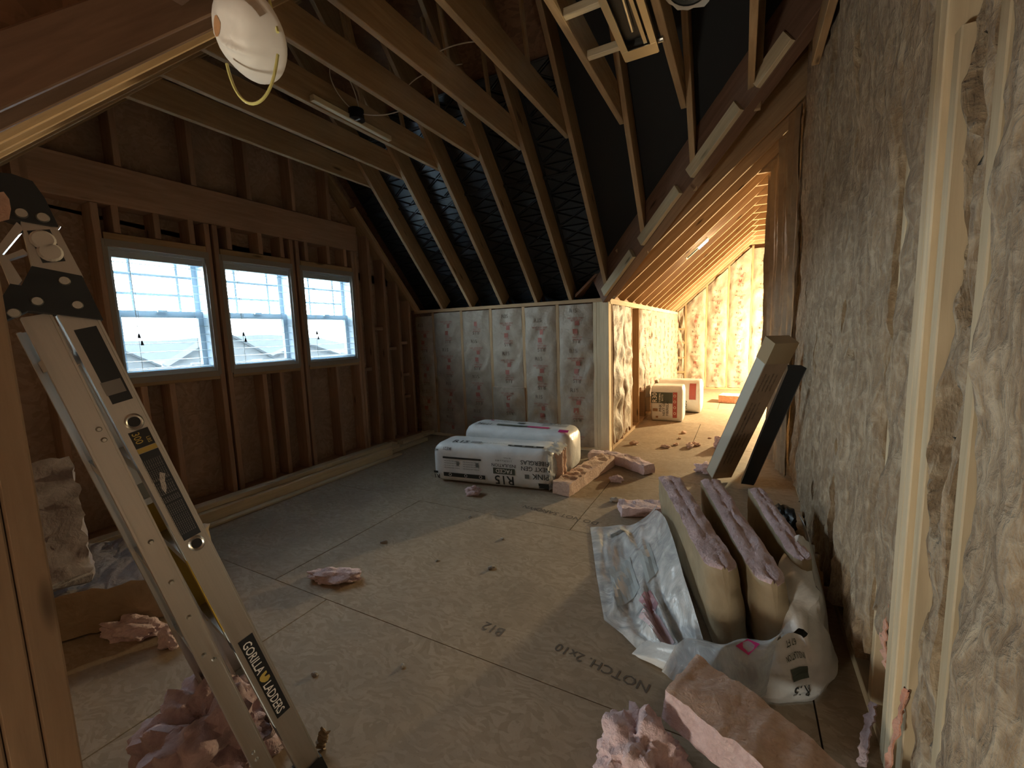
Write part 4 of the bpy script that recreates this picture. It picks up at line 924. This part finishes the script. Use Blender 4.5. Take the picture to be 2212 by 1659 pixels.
# ---- carton leaning on the right wall, black strip behind it
def oriented(name_, p0, p1, w, t, side): 
    Mx, L = frame(p0, p1, side); return Mx, L
cb = Vector((-0.115, 3.86, 0.02)); ct = on_x(1700, 742, 0.265)
Mx, Lc = frame(cb, ct, (0.8, 0.6, 0.0))
car = root('carton', (cb.x, cb.y, 0.0), 'long narrow brown cardboard carton leaning against the right wall', 'box')
wC, tC = 0.175, 0.10
MB().box((0, -wC/2, 0), (Lc, wC/2, tC)).obj('carton_body', 'cardboard', car, Mw=Mx)
MB().box((0.01, -wC/2-0.0015, 0.006), (Lc-0.16, -wC/2, tC-0.006)).obj('lit_side_panel', 'carton_lit_side', car, Mw=Mx)  # paler plate: window light on the carton's left face, painted as colour
MB().box((Lc-0.16, -wC/2-0.002, -0.002), (Lc+0.003, wC/2+0.002, tC+0.002)).obj('tape', 'tape', car, Mw=Mx)
dn = Mx.to_3x3() @ Vector((0, 0, 1)); zf = tC+0.002 if dn.dot(EYE-ct) > 0 else -0.002
lp = Print(lambda u, v: Vector((u, v, zf)), 0.2)
yy = 1
for k, (u, ls) in enumerate(((0.25, 3), (0.42, 4), (0.58, 2), (0.72, 3), (Lc-0.32, 4))):
    for r_ in range(ls): lp.text('FRAGILE KEEP DRY' if r_ % 2 else 'HANDLE WITH CARE', u, -0.055+0.03*r_, 0.012, 0, 0.0)
o = lp.mb.obj('printed_lettering', ['box_ink'], car, Mw=Mx); o['kind'] = 'stuff'
Mb, Lb = frame(Vector((0.075, 3.80, 0.012)), on_x(1722, 800, 0.30), (1.0, 0.12, 0.0))
tag(MB().prism([(-0.05, 0), (0.04, 0), (0.055, 0.025), (0.03, 0.05), (-0.045, 0.045)], (0, 0, 0), (Lb, 0, 0), Vector((0, 1, 0)), Vector((0, 0, 1))).obj('plastic_strip', 'black_plastic', None, Mw=Mb), 'black plastic strip leaning beside the cardboard carton', 'strip')
clump('small black crumpled plastic wad on the floor behind the bag', (0.26, 3.05, 0.0), (0.07, 0.10, 0.09), 12.6, 'black_plastic', amp=0.4, name='plastic_wad', group=None)
# ---- boards stacked along the window wall
bd = [(-3.50, 0.9, 3.98, 0.0, 0.089, 0.038, 'bottom board of the stack by the window wall, against the plates'), (-3.40, 0.75, 4.05, 0.0, 0.089, 0.038, 'bottom board of the stack, in its middle'),
      (-3.49, 0.8, 3.62, 0.039, 0.089, 0.038, 'second-layer board of the stack, nearest the window wall'), (-3.395, 0.7, 3.55, 0.039, 0.089, 0.038, 'second-layer board of the stack, in its middle'),
      (-3.42, 0.75, 3.46, 0.078, 0.089, 0.038, 'topmost board of the stack by the window wall'), (-3.315, 0.7, 3.38, 0.0, 0.038, 0.089, 'pale board standing on edge at the front of the stack'),
      (-3.245, 0.85, 3.44, 0.0, 0.06, 0.018, 'thin board lying on the floor in front of the stack'), (-3.47, 3.68, 4.27, 0.039, 0.089, 0.038, 'short board end beyond the stack, near the knee wall')]
for x, y0, y1, z, w_, h_, lab in bd:
    tag(lumber('lumber_board', (x, y0, z+0.001), (x-0.01, y1, z+0.001), w_, h_, (-1, 0, 0), 'spruce_pale'), lab, 'board', 'boards by the window wall')
# ---- batts leaning in the dark corner at the left
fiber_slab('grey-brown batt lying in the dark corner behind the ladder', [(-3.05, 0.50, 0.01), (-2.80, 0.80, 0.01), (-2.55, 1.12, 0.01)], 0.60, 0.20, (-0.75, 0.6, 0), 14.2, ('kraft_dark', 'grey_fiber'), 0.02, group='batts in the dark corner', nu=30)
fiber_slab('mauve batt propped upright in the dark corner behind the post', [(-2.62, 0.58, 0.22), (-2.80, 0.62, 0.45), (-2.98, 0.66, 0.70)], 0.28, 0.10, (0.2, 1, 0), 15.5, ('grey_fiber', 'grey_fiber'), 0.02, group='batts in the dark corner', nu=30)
# ---- stamped and scribbled marks on the subfloor
pr = Print(lambda u, v: Vector((u, v, 0.0012)), 0.3)
def mark(t, px, py, h, ang): 
    p = on_z(px, py); pr.text(t, p.x, p.y, h, 0, ang)
mark('NOTCH. 2x10', 1300, 1432, 0.045, math.radians(172)); mark('B12', 1072, 1352, 0.05, math.radians(175)); mark('DO NOT SAND', 1225, 1112, 0.05, math.radians(173)); mark('DOWN', 1160, 1098, 0.045, math.radians(173))
pr.done('floor_marking', ['floor_ink'], fl)

# ================================================================== ladder
LA = Vector((-1.07, 0.73, 0.0)); LBp = at_depth(215, 690, 0.92)
ll = (LBp-LA).normalized(); lw = Vector((-0.98, 0.19, 0)); lw = (lw - ll*lw.dot(ll)).normalized(); ld = ll.cross(lw)
if ld.y > 0: ld = -ld
LM = Matrix((ll, ld, lw)).transposed().to_4x4(); LM.translation = LA      # local: x up the rail, y towards the near half, z across the width
def lp_(x, y, z): return LM @ Vector((x, y, z))
def side_pix(px, py, z=-0.004):
    """photo pixel -> point of the ladder's near side plane, in ladder space"""
    o = LA + lw*z; d = ray(px, py); t = (o-EYE).dot(lw)/d.dot(lw); return LM.inverted() @ (EYE + d*t)
lad = root('ladder', (LA.x-0.2, LA.y-0.1, 0.0), 'folded aluminium multi-position ladder leaning beside the near post', 'ladder')
TOP = 1.385; WD = 0.42
def rail(x0, x1, y0a, y0b, w, z, sgn, name, fl_=0.05):
    """channel rail: web at z, flanges reach inwards (sgn), y start slides from y0a (foot) to y0b (top)"""
    mb = MB()
    def strip(ya, yb, za, zb_):
        V = []
        for x, y0 in ((x0, y0a), (x1, y0b)):
            V += [(x, y0+ya, za), (x, y0+yb, za), (x, y0+yb, zb_), (x, y0+ya, zb_)]
        mb.add(V, [(0, 1, 2, 3), (7, 6, 5, 4), (0, 4, 5, 1), (1, 5, 6, 2), (2, 6, 7, 3), (3, 7, 4, 0)])
    strip(0.004, w-0.004, z, z+sgn*0.0025)
    strip(0.0, 0.004, z-sgn*0.004, z+sgn*fl_); strip(w-0.004, w, z-sgn*0.004, z+sgn*fl_)
    strip(0.004, 0.009, z+sgn*(fl_-0.003), z+sgn*fl_); strip(w-0.009, w-0.004, z+sgn*(fl_-0.003), z+sgn*fl_)
    return mb.obj(name, 'aluminium', lad, Mw=LM)
H1W, H2W = 0.058, 0.044; G0, G1 = 0.098, 0.063
r1 = rail(0.03, TOP+0.03, 0, 0, H1W, 0, 1, 'rail'); r2 = rail(0.03, TOP+0.03, 0, 0, H1W, WD, -1, 'rail')
r3 = rail(-0.02+0.03, TOP+0.03, G0, G1, H2W, 0.012, 1, 'rail', 0.035); r4 = rail(0.01, TOP+0.03, G0, G1, H2W, WD-0.012, -1, 'rail', 0.035)
def gy(x): return G0+(G1-G0)*x/TOP
for k in range(5):
    x = 0.18+0.285*k
    MB().box((x-0.016, 0.008, 0.004), (x+0.016, H1W-0.010, WD-0.004)).obj('rung', 'aluminium', lad, Mw=LM)
    MB().box((x-0.014, gy(x)+0.007, 0.016), (x+0.014, gy(x)+H2W-0.009, WD-0.016)).obj('rung', 'aluminium', lad, Mw=LM)
for z in (0.0, WD):
    s = 1 if z == 0 else -1
    MB().box((0.0, -0.004, z-s*0.006), (0.05, H1W+0.004, z+s*0.055)).obj('rubber_foot', 'black_plastic', lad, Mw=LM)
    MB().box((-0.01, gy(0)-0.004, z+s*0.006), (0.035, gy(0)+H2W+0.004, z+s*0.05)).obj('rubber_foot', 'black_plastic', lad, Mw=LM)
# rivets on the near half
for px, py in ((212, 928), (226, 950), (345, 1161), (390, 1246), (428, 1321), (455, 1405), (466, 1422), (566, 1609), (574, 1623)):
    q = side_pix(px, py, 0.010); y = gy(q.x)+H2W*(0.5 if py in (1161, 1246, 1321) else 0.35+0.3*(py % 2))
    MB().cyl((q.x, y, 0.0125), (q.x, y, 0.005), 0.006, 0.0035, n=10).obj('rivet', 'zinc', r3, Mw=LM)
# labels on the web of the front half
def plate(name, x0, x1, y0, y1, z, mat, parent, th=0.0008):
    return MB().box((x0, y0, z-th), (x1, y1, z), 0).obj(name, mat, parent, Mw=LM)
l1 = plate('warning_label', 1.205, 1.372, 0.010, 0.046, -0.0005, 'hinge_black', r1)
plate('label_patch', 1.225, 1.255, 0.014, 0.048, -0.0014, 'label_grey', l1)
l2 = plate('rating_label', 1.095, 1.135, 0.010, 0.046, -0.0005, 'black_plastic', r1); plate('label_band', 1.083, 1.094, 0.010, 0.046, -0.0005, 'gold_ink', r1)
l3 = plate('instruction_label', 0.85, 1.082, 0.010, 0.046, -0.0005, 'hinge_black', r1)
l4 = plate('brand_label', 0.262, 0.532, 0.010, 0.046, -0.0005, 'black_plastic', r1)
def ltext(t, x, y, h, mat, parent, width=None):
    V, F, w = text2d(t); k = h if width is None else width/w
    # reads along the rail from the top down
    o = obj('lettering', [(x - q*k, y + h*0.98 - r_*h, -0.0018) for q, r_ in V], F, mat, parent, Mw=LM); o['kind'] = 'stuff'; return o
ltext('GORILLA', 0.468, 0.020, 0.022, 'white_ink', l4, 0.105); ltext('LADDERS', 0.326, 0.020, 0.022, 'white_ink', l4, 0.105)
gp = [(0.388, 0.018), (0.382, 0.026), (0.384, 0.034), (0.391, 0.040), (0.399, 0.042), (0.406, 0.039), (0.410, 0.032), (0.412, 0.020), (0.405, 0.020), (0.402, 0.028), (0.398, 0.028), (0.396, 0.018)]
obj('ape_emblem', [(x, y, -0.0018) for x, y in gp], [tuple(range(len(gp)))], 'gold_ink', l4, Mw=LM)
ltext('300', 1.118, 0.028, 0.014, 'gold_ink', l2, 0.026); ltext('LBS', 1.108, 0.014, 0.007, 'gold_ink', l2)
for k in range(9): ltext('warning read all instructions', 0.965+0.0*k, 0.014+0.004*k, 0.0022, 'label_grey', l3, 0.20)
mk = [(1.02, 0.02), (1.005, 0.026), (0.985, 0.030), (0.975, 0.036), (0.99, 0.038), (1.012, 0.034), (1.028, 0.028)]
obj('hand_mark', [(x, y, -0.0016) for x, y in mk], [tuple(range(len(mk)))], 'disc_white', l3, Mw=LM)
for x in (1.155, 0.83):
    h = MB(); n = 20
    V = [Vector((x+r_*math.cos(2*PI*i/n)*1.15, 0.027+r_*math.sin(2*PI*i/n), zz)) for r_, zz in ((0.017, -0.001), (0.014, -0.004), (0.011, -0.0015)) for i in range(n)]
    h.add(V, [(r_*n+i, r_*n+(i+1) % n, (r_+1)*n+(i+1) % n, (r_+1)*n+i) for r_ in range(2) for i in range(n)])
    ro = h.obj('rung_socket', 'zinc', r1, True, Mw=LM)
    MB().cyl((x, 0.027, -0.0016), (x, 0.027, -0.0012), 0.0115, n=20).obj('socket_hole', 'black_plastic', ro, Mw=LM)
# stickers on the flange seen through the gap and on the far rail
for x0, x1, m in ((0.80, 0.90, 'label_white'), (0.58, 0.80, 'label_yellow'), (0.545, 0.58, 'label_white'), (0.51, 0.545, 'black_plastic'), (0.24, 0.51, 'label_white'), (0.19, 0.24, 'black_plastic')):
    MB().box((x0, H1W, 0.003), (x1, H1W+0.0008, 0.042)).obj('sticker', m, r1, Mw=LM)
plate('sticker', 0.42, 0.86, 0.010, 0.054, WD-0.0030, 'label_yellow', r2)
plate('sticker', 0.88, 0.93, 0.014, 0.05, WD-0.0030, 'label_white', r2)
# hinge: outlines read off the picture on the rail's side plane
def cut(name, poly, z0, z1, mat, parent):
    P = [side_pix(x, y) for x, y in poly]; n = len(P)
    V = [Vector((p.x, p.y, z)) for z in (z0, z1) for p in P]
    F = [tuple(range(n)), tuple(reversed(range(n, 2*n)))] + [(i, n+i, n+(i+1) % n, (i+1) % n) for i in range(n)]
    return obj(name, V, F, mat, parent, Mw=LM)
def disc(px, py, r, z, mat, parent, name='rivet', th=0.004):
    q = side_pix(px, py); return MB().cyl((q.x, q.y, z), (q.x, q.y, z-th), r, r*0.8, n=18).obj(name, mat, parent, Mw=LM)
h0 = cut('hinge_cover', [(68, 576), (176, 597), (222, 692), (60, 672), (14, 692), (6, 640), (22, 614), (46, 618)], -0.012, 0.03, 'hinge_black', lad)
for px, py in ((138, 608), (80, 652), (166, 660), (30, 677)): disc(px, py, 0.0095, -0.012, 'zinc', h0)
a0 = cut('hinge_arm', [(44, 478), (122, 490), (180, 600), (70, 580)], -0.008, 0.02, 'aluminium', lad)
b0 = cut('lock_plate', [(58, 500), (107, 497), (141, 565), (92, 569)], -0.011, -0.008, 'hinge_black', a0)
disc(92, 520, 0.019, -0.011, 'disc_white', b0, 'lock_disc', 0.006); disc(108, 546, 0.019, -0.011, 'disc_white', b0, 'lock_disc', 0.006)
cut('hinge_arm', [(36, 480), (52, 494), (0, 556), (-14, 545)], -0.006, 0.018, 'aluminium', lad)
cut('hinge_arm', [(-6, 548), (14, 552), (48, 606), (38, 618), (20, 612)], -0.006, 0.018, 'aluminium', lad)
cut('hinge_arm', [(14, 552), (50, 538), (60, 548), (16, 562)], -0.006, 0.018, 'aluminium', lad)
c1 = cut('hinge_cover', [(-30, 372), (25, 378), (70, 394), (96, 430), (126, 492), (110, 491), (38, 478), (22, 474), (-30, 455)], -0.012, 0.03, 'hinge_black', lad)
disc(46, 463, 0.010, -0.012, 'zinc', c1); disc(92, 472, 0.010, -0.012, 'zinc', c1)
cut('hinge_pin', [(120, 498), (127, 488), (131, 491), (124, 500)], -0.010, 0.0, 'zinc', lad)
tag(obj('insulation_scrap', [at_depth(x, y, s) for s in (0.80, 0.83) for x, y in ((-20, 418), (8, 414), (20, 430), (24, 452), (20, 474), (-20, 484))], [(0, 1, 2, 3, 4, 5), (11, 10, 9, 8, 7, 6)] + [(i, 6+i, 6+(i+1) % 6, (i+1) % 6) for i in range(6)], 'pink_tan_fiber'), 'pale torn scrap stuck at the ladder top, at the left edge', 'insulation', 'torn pink scraps')

# ================================================================== dust mask hanging from the header
mk_c = at_depth(520, 80, 0.80)
mask = root('dust_mask', mk_c, 'white cup-shaped dust mask hanging by its yellow strap', 'mask')
mn = (EYE-mk_c).normalized(); mu = Vector((0.12, 0.05, 1)); mu = (mu - mn*mu.dot(mn)).normalized(); mr = mu.cross(mn)
mn2 = (mn*0.80 - mr*0.50 - mu*0.30).normalized(); mu2 = (mu - mn2*mu.dot(mn2)).normalized(); mr2 = mu2.cross(mn2)
MM = Matrix((mr2, mu2, mn2)).transposed().to_4x4(); MM.translation = mk_c
def dome(a, c, o=0.0):
    th = 2*PI*a; r = c
    x = r*math.cos(th)*0.070; y = r*math.sin(th)*(0.074 if math.sin(th) > 0 else 0.080)
    z = 0.058*(1-r**2.4)
    z += 0.010*math.exp(-((y+0.012+0.1*x)/0.006)**2)*(1-r) - 0.006*math.exp(-((y-0.03)/0.02)**2)*(1-r)
    z += 0.0035*fbm(x*40, y*40, 1.3)*(1-r*0.5)
    return MM @ Vector((x, y, z-0.03+o))
V, F = grid(dome, 48, 18); N = len(V); V2 = [v - mn2*0.0025 for v in V]
shell = obj('mask_shell', V+V2, F+[tuple(reversed([i+N for i in f])) for f in F]+[(18*49+i, 18*49+i+1, N+18*49+i+1, N+18*49+i) for i in range(48)], 'mask_white', mask, None, True)
st = Print(lambda u, v: dome(math.atan2(v, u)/(2*PI) % 1.0, min(1, math.hypot(u, v)), 0.0012), 0.08)
V = [st.fn(-0.45, 0.12)] + [st.fn(-0.45+0.13*math.cos(t*PI/6)*(1+0.2*math.sin(t*2)), 0.12+0.20*math.sin(t*PI/6)) for t in range(12)]
obj('stain', V, [(0, 1+i, 1+(i+1) % 12) for i in range(12)], 'stain', shell)
obj('nose_clip', [dome(a/40, c, 0.0018) for c in (0.80, 0.90) for a in range(5, 15)], [(i, i+1, 11+i, 10+i) for i in range(9)], 'galv', shell)
hk = Vector((-0.80, 0.60, 2.062))
def bez(P, n=16):
    out = []
    for i in range(n+1):
        t = i/n; Q = [Vector(p) for p in P]
        while len(Q) > 1: Q = [Q[k].lerp(Q[k+1], t) for k in range(len(Q)-1)]
        out.append(Q[0])
    return out
def strap(P, w=0.0028): return MB().tube(bez(P, 20), w, 6).obj('strap', 'strap_yellow', mask, True)
strap([at_depth(490, 138, 0.80), at_depth(505, 205, 0.80), at_depth(530, 262, 0.80), at_depth(585, 235, 0.80), at_depth(592, 175, 0.80), at_depth(600, 118, 0.80)])
strap([at_depth(600, 70, 0.80), at_depth(590, 20, 0.80), at_depth(560, -20, 0.80), hk]); strap([at_depth(470, 40, 0.82), at_depth(510, -20, 0.82), hk])
MB().cyl(hk+Vector((0, 0, 0.0)), hk+Vector((0, -0.02, -0.012)), 0.002, n=6).obj('nail', 'zinc', mask)

# ================================================================== things between the collar ties
jb = Vector((-2.385, 2.31, 2.775))
box_ = root('ceiling_box', jb, 'round black electrical box fixed to the side of a collar tie', 'electrical box')
body = MB().cyl(jb+Vector((0, 0, 0.062)), jb+Vector((0, 0, 0)), 0.052, 0.052, n=24); body.obj('box_body', 'black_box', box_, True)
MB().cyl(jb+Vector((0, 0, 0)), jb+Vector((0, 0, -0.004)), 0.056, 0.056, n=24).obj('box_rim', 'black_box', box_)
MB().box(jb+Vector((-0.035, -0.008, -0.007)), jb+Vector((0.035, 0.002, -0.004))).obj('cover_bar', 'zinc', box_)
def cable(label, P, r=0.0035, n=24): return tag(MB().tube(bez(P, n), r, 6).obj('cable', 'cable', None, True), label, 'cable', 'cables along the ties')
cable('pale cable loop curling up from the black box', [jb+Vector((-0.01, -0.03, 0.06)), jb+Vector((0.03, -0.33, 0.10)), jb+Vector((0.06, -0.30, 0.34)), jb+Vector((0.06, -0.06, 0.30)), jb+Vector((0.0, 0.03, 0.065))])
cable('pale cable running from the black box to the next tie', [jb+Vector((0.05, 0.02, 0.03)), jb+Vector((0.18, 0.12, 0.01)), jb+Vector((0.30, 0.16, 0.06)), Vector((-2.05, 2.50, 2.86))])
cable('pale cable crossing high between two ties', [Vector((-1.615, 2.25, 2.94)), Vector((-1.45, 2.30, 2.99)), Vector((-1.25, 2.42, 2.96))])
cable('short pale cable behind the third tie', [Vector((-2.0, 2.42, 2.94)), Vector((-1.9, 2.45, 3.02)), Vector((-1.655, 2.55, 3.03))])
# recessed light housing
hx0, hx1, hy0, hy1, hz = -0.590, -0.425, 1.90, 2.53, 2.715
hs = root('light_housing', ((hx0+hx1)/2, (hy0+hy1)/2, hz), 'galvanised recessed light housing hung between two collar ties', 'light')
m = MB(); t = 0.003; ht = 0.15
m.box((hx0, hy0, hz), (hx0+t, hy1, hz+ht)); m.box((hx1-t, hy0, hz), (hx1, hy1, hz+ht)); m.box((hx0, hy0, hz), (hx1, hy0+t, hz+ht)); m.box((hx0, hy1-t, hz), (hx1, hy1, hz+ht)); m.box((hx0, hy0, hz+ht-t), (hx1, hy1, hz+ht))
m.obj('housing_shell', 'galv', hs)
for a, b_ in (((hx0-0.006, hy0, hz-0.004), (hx0+0.028, hy1, hz)), ((hx1-0.024, hy0, hz-0.004), (hx1+0.006, hy1, hz)), ((hx0, hy1-0.085, hz-0.0045), (hx1, hy1+0.004, hz-0.0005))):
    MB().box(a, b_).obj('rim', 'steel', hs)
MB().box((hx0+0.02, hy0+0.05, hz+0.03), (hx1-0.02, hy1-0.11, hz+0.06)).obj('inner_tray', 'black_plastic', hs)
MB().cyl((hx0+0.09, hy0+0.08, hz+0.02), (hx0+0.075, hy1-0.2, hz+0.02), 0.011, n=10).obj('lamp_tube', 'zinc', hs)
MB().box((hx1-0.055, hy0+0.03, hz+0.004), (hx1-0.038, hy1-0.09, hz+0.02)).obj('divider', 'steel', hs)
for y in (2.13, 2.49):
    lumber('hanger_bar', (-0.79, y, 2.765), (hx0-0.002, y, 2.765), 0.038, 0.038, (0, 1, 0), 'spruce_pale', hs)
MB().cyl((hx1+0.004, 2.50, 2.75), (hx1+0.03, 2.50, 2.75), 0.014, n=12).obj('cable_clamp', 'zinc', hs)
# round duct end
dc = Vector((-0.245, 2.26, 2.80))
du = root('duct_end', dc, 'dark round duct end with a ragged pale collar above the ties', 'duct')
V, F = grid(lambda a, c: dc + Vector(((0.098+0.004*math.sin(c*40))*math.cos(2*PI*a), (0.15+0.004*math.sin(c*40))*math.sin(2*PI*a), 0.16*c)), 28, 24)
N = len(V); obj('duct_tube', V+[v.lerp(dc+Vector((0, 0, v.z-dc.z)), 0.04) for v in V], F+[tuple(reversed([i+N for i in f])) for f in F], 'duct_grey', du, None, True)
MB().cyl(dc+Vector((0, 0, 0.02)), dc+Vector((0, 0, 0.012)), 0.095, n=24).obj('damper', 'duct_grey', du)
V, F = grid(lambda a, c: dc + Vector(((0.098+0.012*c)*math.cos(2*PI*a), (0.15+0.012*c)*math.sin(2*PI*a), -0.002-0.02*c*abs(nz(a*9, 2.2))*2.5)), 28, 2)
N = len(V); obj('collar', V+[v+Vector((0, 0, 0.002)) for v in V], F+[tuple(reversed([i+N for i in f])) for f in F], 'cable', du, None, True)
# shop light on the wing rafters
s0 = Vector((-0.605, 5.63, z_wing(-0.605)-0.03)); s1 = Vector((-0.375, 5.65, z_wing(-0.375)-0.03)); Ms, Ls = frame(s0, s1, (0, 1, 0))
sh = root('shop_light', s0, 'slim lit tube light fixed under the wing rafters', 'light')
MB().box((0, -0.045, 0.0), (Ls, 0.045, 0.025)).obj('fixture_body', 'zinc', sh, Mw=Ms)
MB().box((Ls*0.55, -0.032, -0.014), (Ls*0.97, 0.032, -0.001)).obj('lit_tube', 'tube_glow', sh, Mw=Ms)
MB().box((Ls*0.04, -0.028, -0.010), (Ls*0.52, 0.028, -0.001)).obj('reflector', 'black_plastic', sh, Mw=Ms)
lt = light('shop_light_glow', 'POINT', s1 + Vector((-0.03, 0, -0.08)), 3, (1, 0.93, 0.8), shadow_soft_size=0.03)

# ================================================================== outside the windows
structure(MB().box((-400, -200, -6.2), (-4.4, 400, -6.0)).obj('ground', 'grass_far'))
V, F = grid(lambda a, c: Vector((-230-30*c, -150+500*a, -6+ (10+5*fbm(a*6, 1.2))*c)), 60, 3)
structure(obj('hills', V, F, 'hill'))
def house(label, c, ang, w, d, h, rh, wall, seed):
    Mh = local((c[0], c[1], -6.0), ang); r = root('house', (c[0], c[1], -6.0), label, 'house', 'houses outside')
    MB().box((-w/2, -d/2, 0), (w/2, d/2, h)).obj('wall', wall, r, Mw=Mh)
    m = MB(); e = 0.5
    m.prism([(-w/2-e, h-e*rh/(w/2)), (0, h+rh), (w/2+e, h-e*rh/(w/2)), (w/2+e, h-e*rh/(w/2)+0.25), (0, h+rh+0.28), (-w/2-e, h-e*rh/(w/2)+0.25)], (0, -d/2-e, 0), (0, d/2+e, 0), Vector((1, 0, 0)), Vector((0, 0, 1)))
    m.obj('roof', 'roof_shingle', r, Mw=Mh)
    m = MB(); m.add([(-w/2, -d/2, h), (w/2, -d/2, h), (0, -d/2, h+rh), (-w/2, d/2, h), (w/2, d/2, h), (0, d/2, h+rh)], [(0, 1, 2), (5, 4, 3), (0, 2, 5, 3), (1, 4, 5, 2)]); m.obj('gable', wall, r, Mw=Mh)
    for fl_ in (1.2, 4.0):
        if fl_+1.2 > h: continue
        for q in (-0.3, 0.0, 0.3):
            wn = MB().box((w*q-0.5, -d/2-0.06, fl_), (w*q+0.5, -d/2+0.02, fl_+1.3)).obj('window', 'vinyl', r, Mw=Mh)
            MB().box((w*q-0.42, -d/2-0.08, fl_+0.08), (w*q+0.42, -d/2-0.05, fl_+1.22)).obj('pane', 'hill', wn, Mw=Mh)
house('pale gabled house seen through the window nearest the ladder', (-52, 27.5), math.radians(70), 9, 8, 5.2, 3.0, 'house_siding', 1)
house('second pale house left of it, through the same window', (-72, 24), math.radians(85), 8, 8, 4.6, 2.4, 'house_siding', 2)
house('low pale house seen through the middle window', (-58, 42), math.radians(60), 11, 9, 4.4, 2.3, 'house_siding', 3)
house('pale house seen through the window nearest the knee wall', (-55, 55), math.radians(55), 11, 9, 4.8, 2.5, 'house_siding', 4)
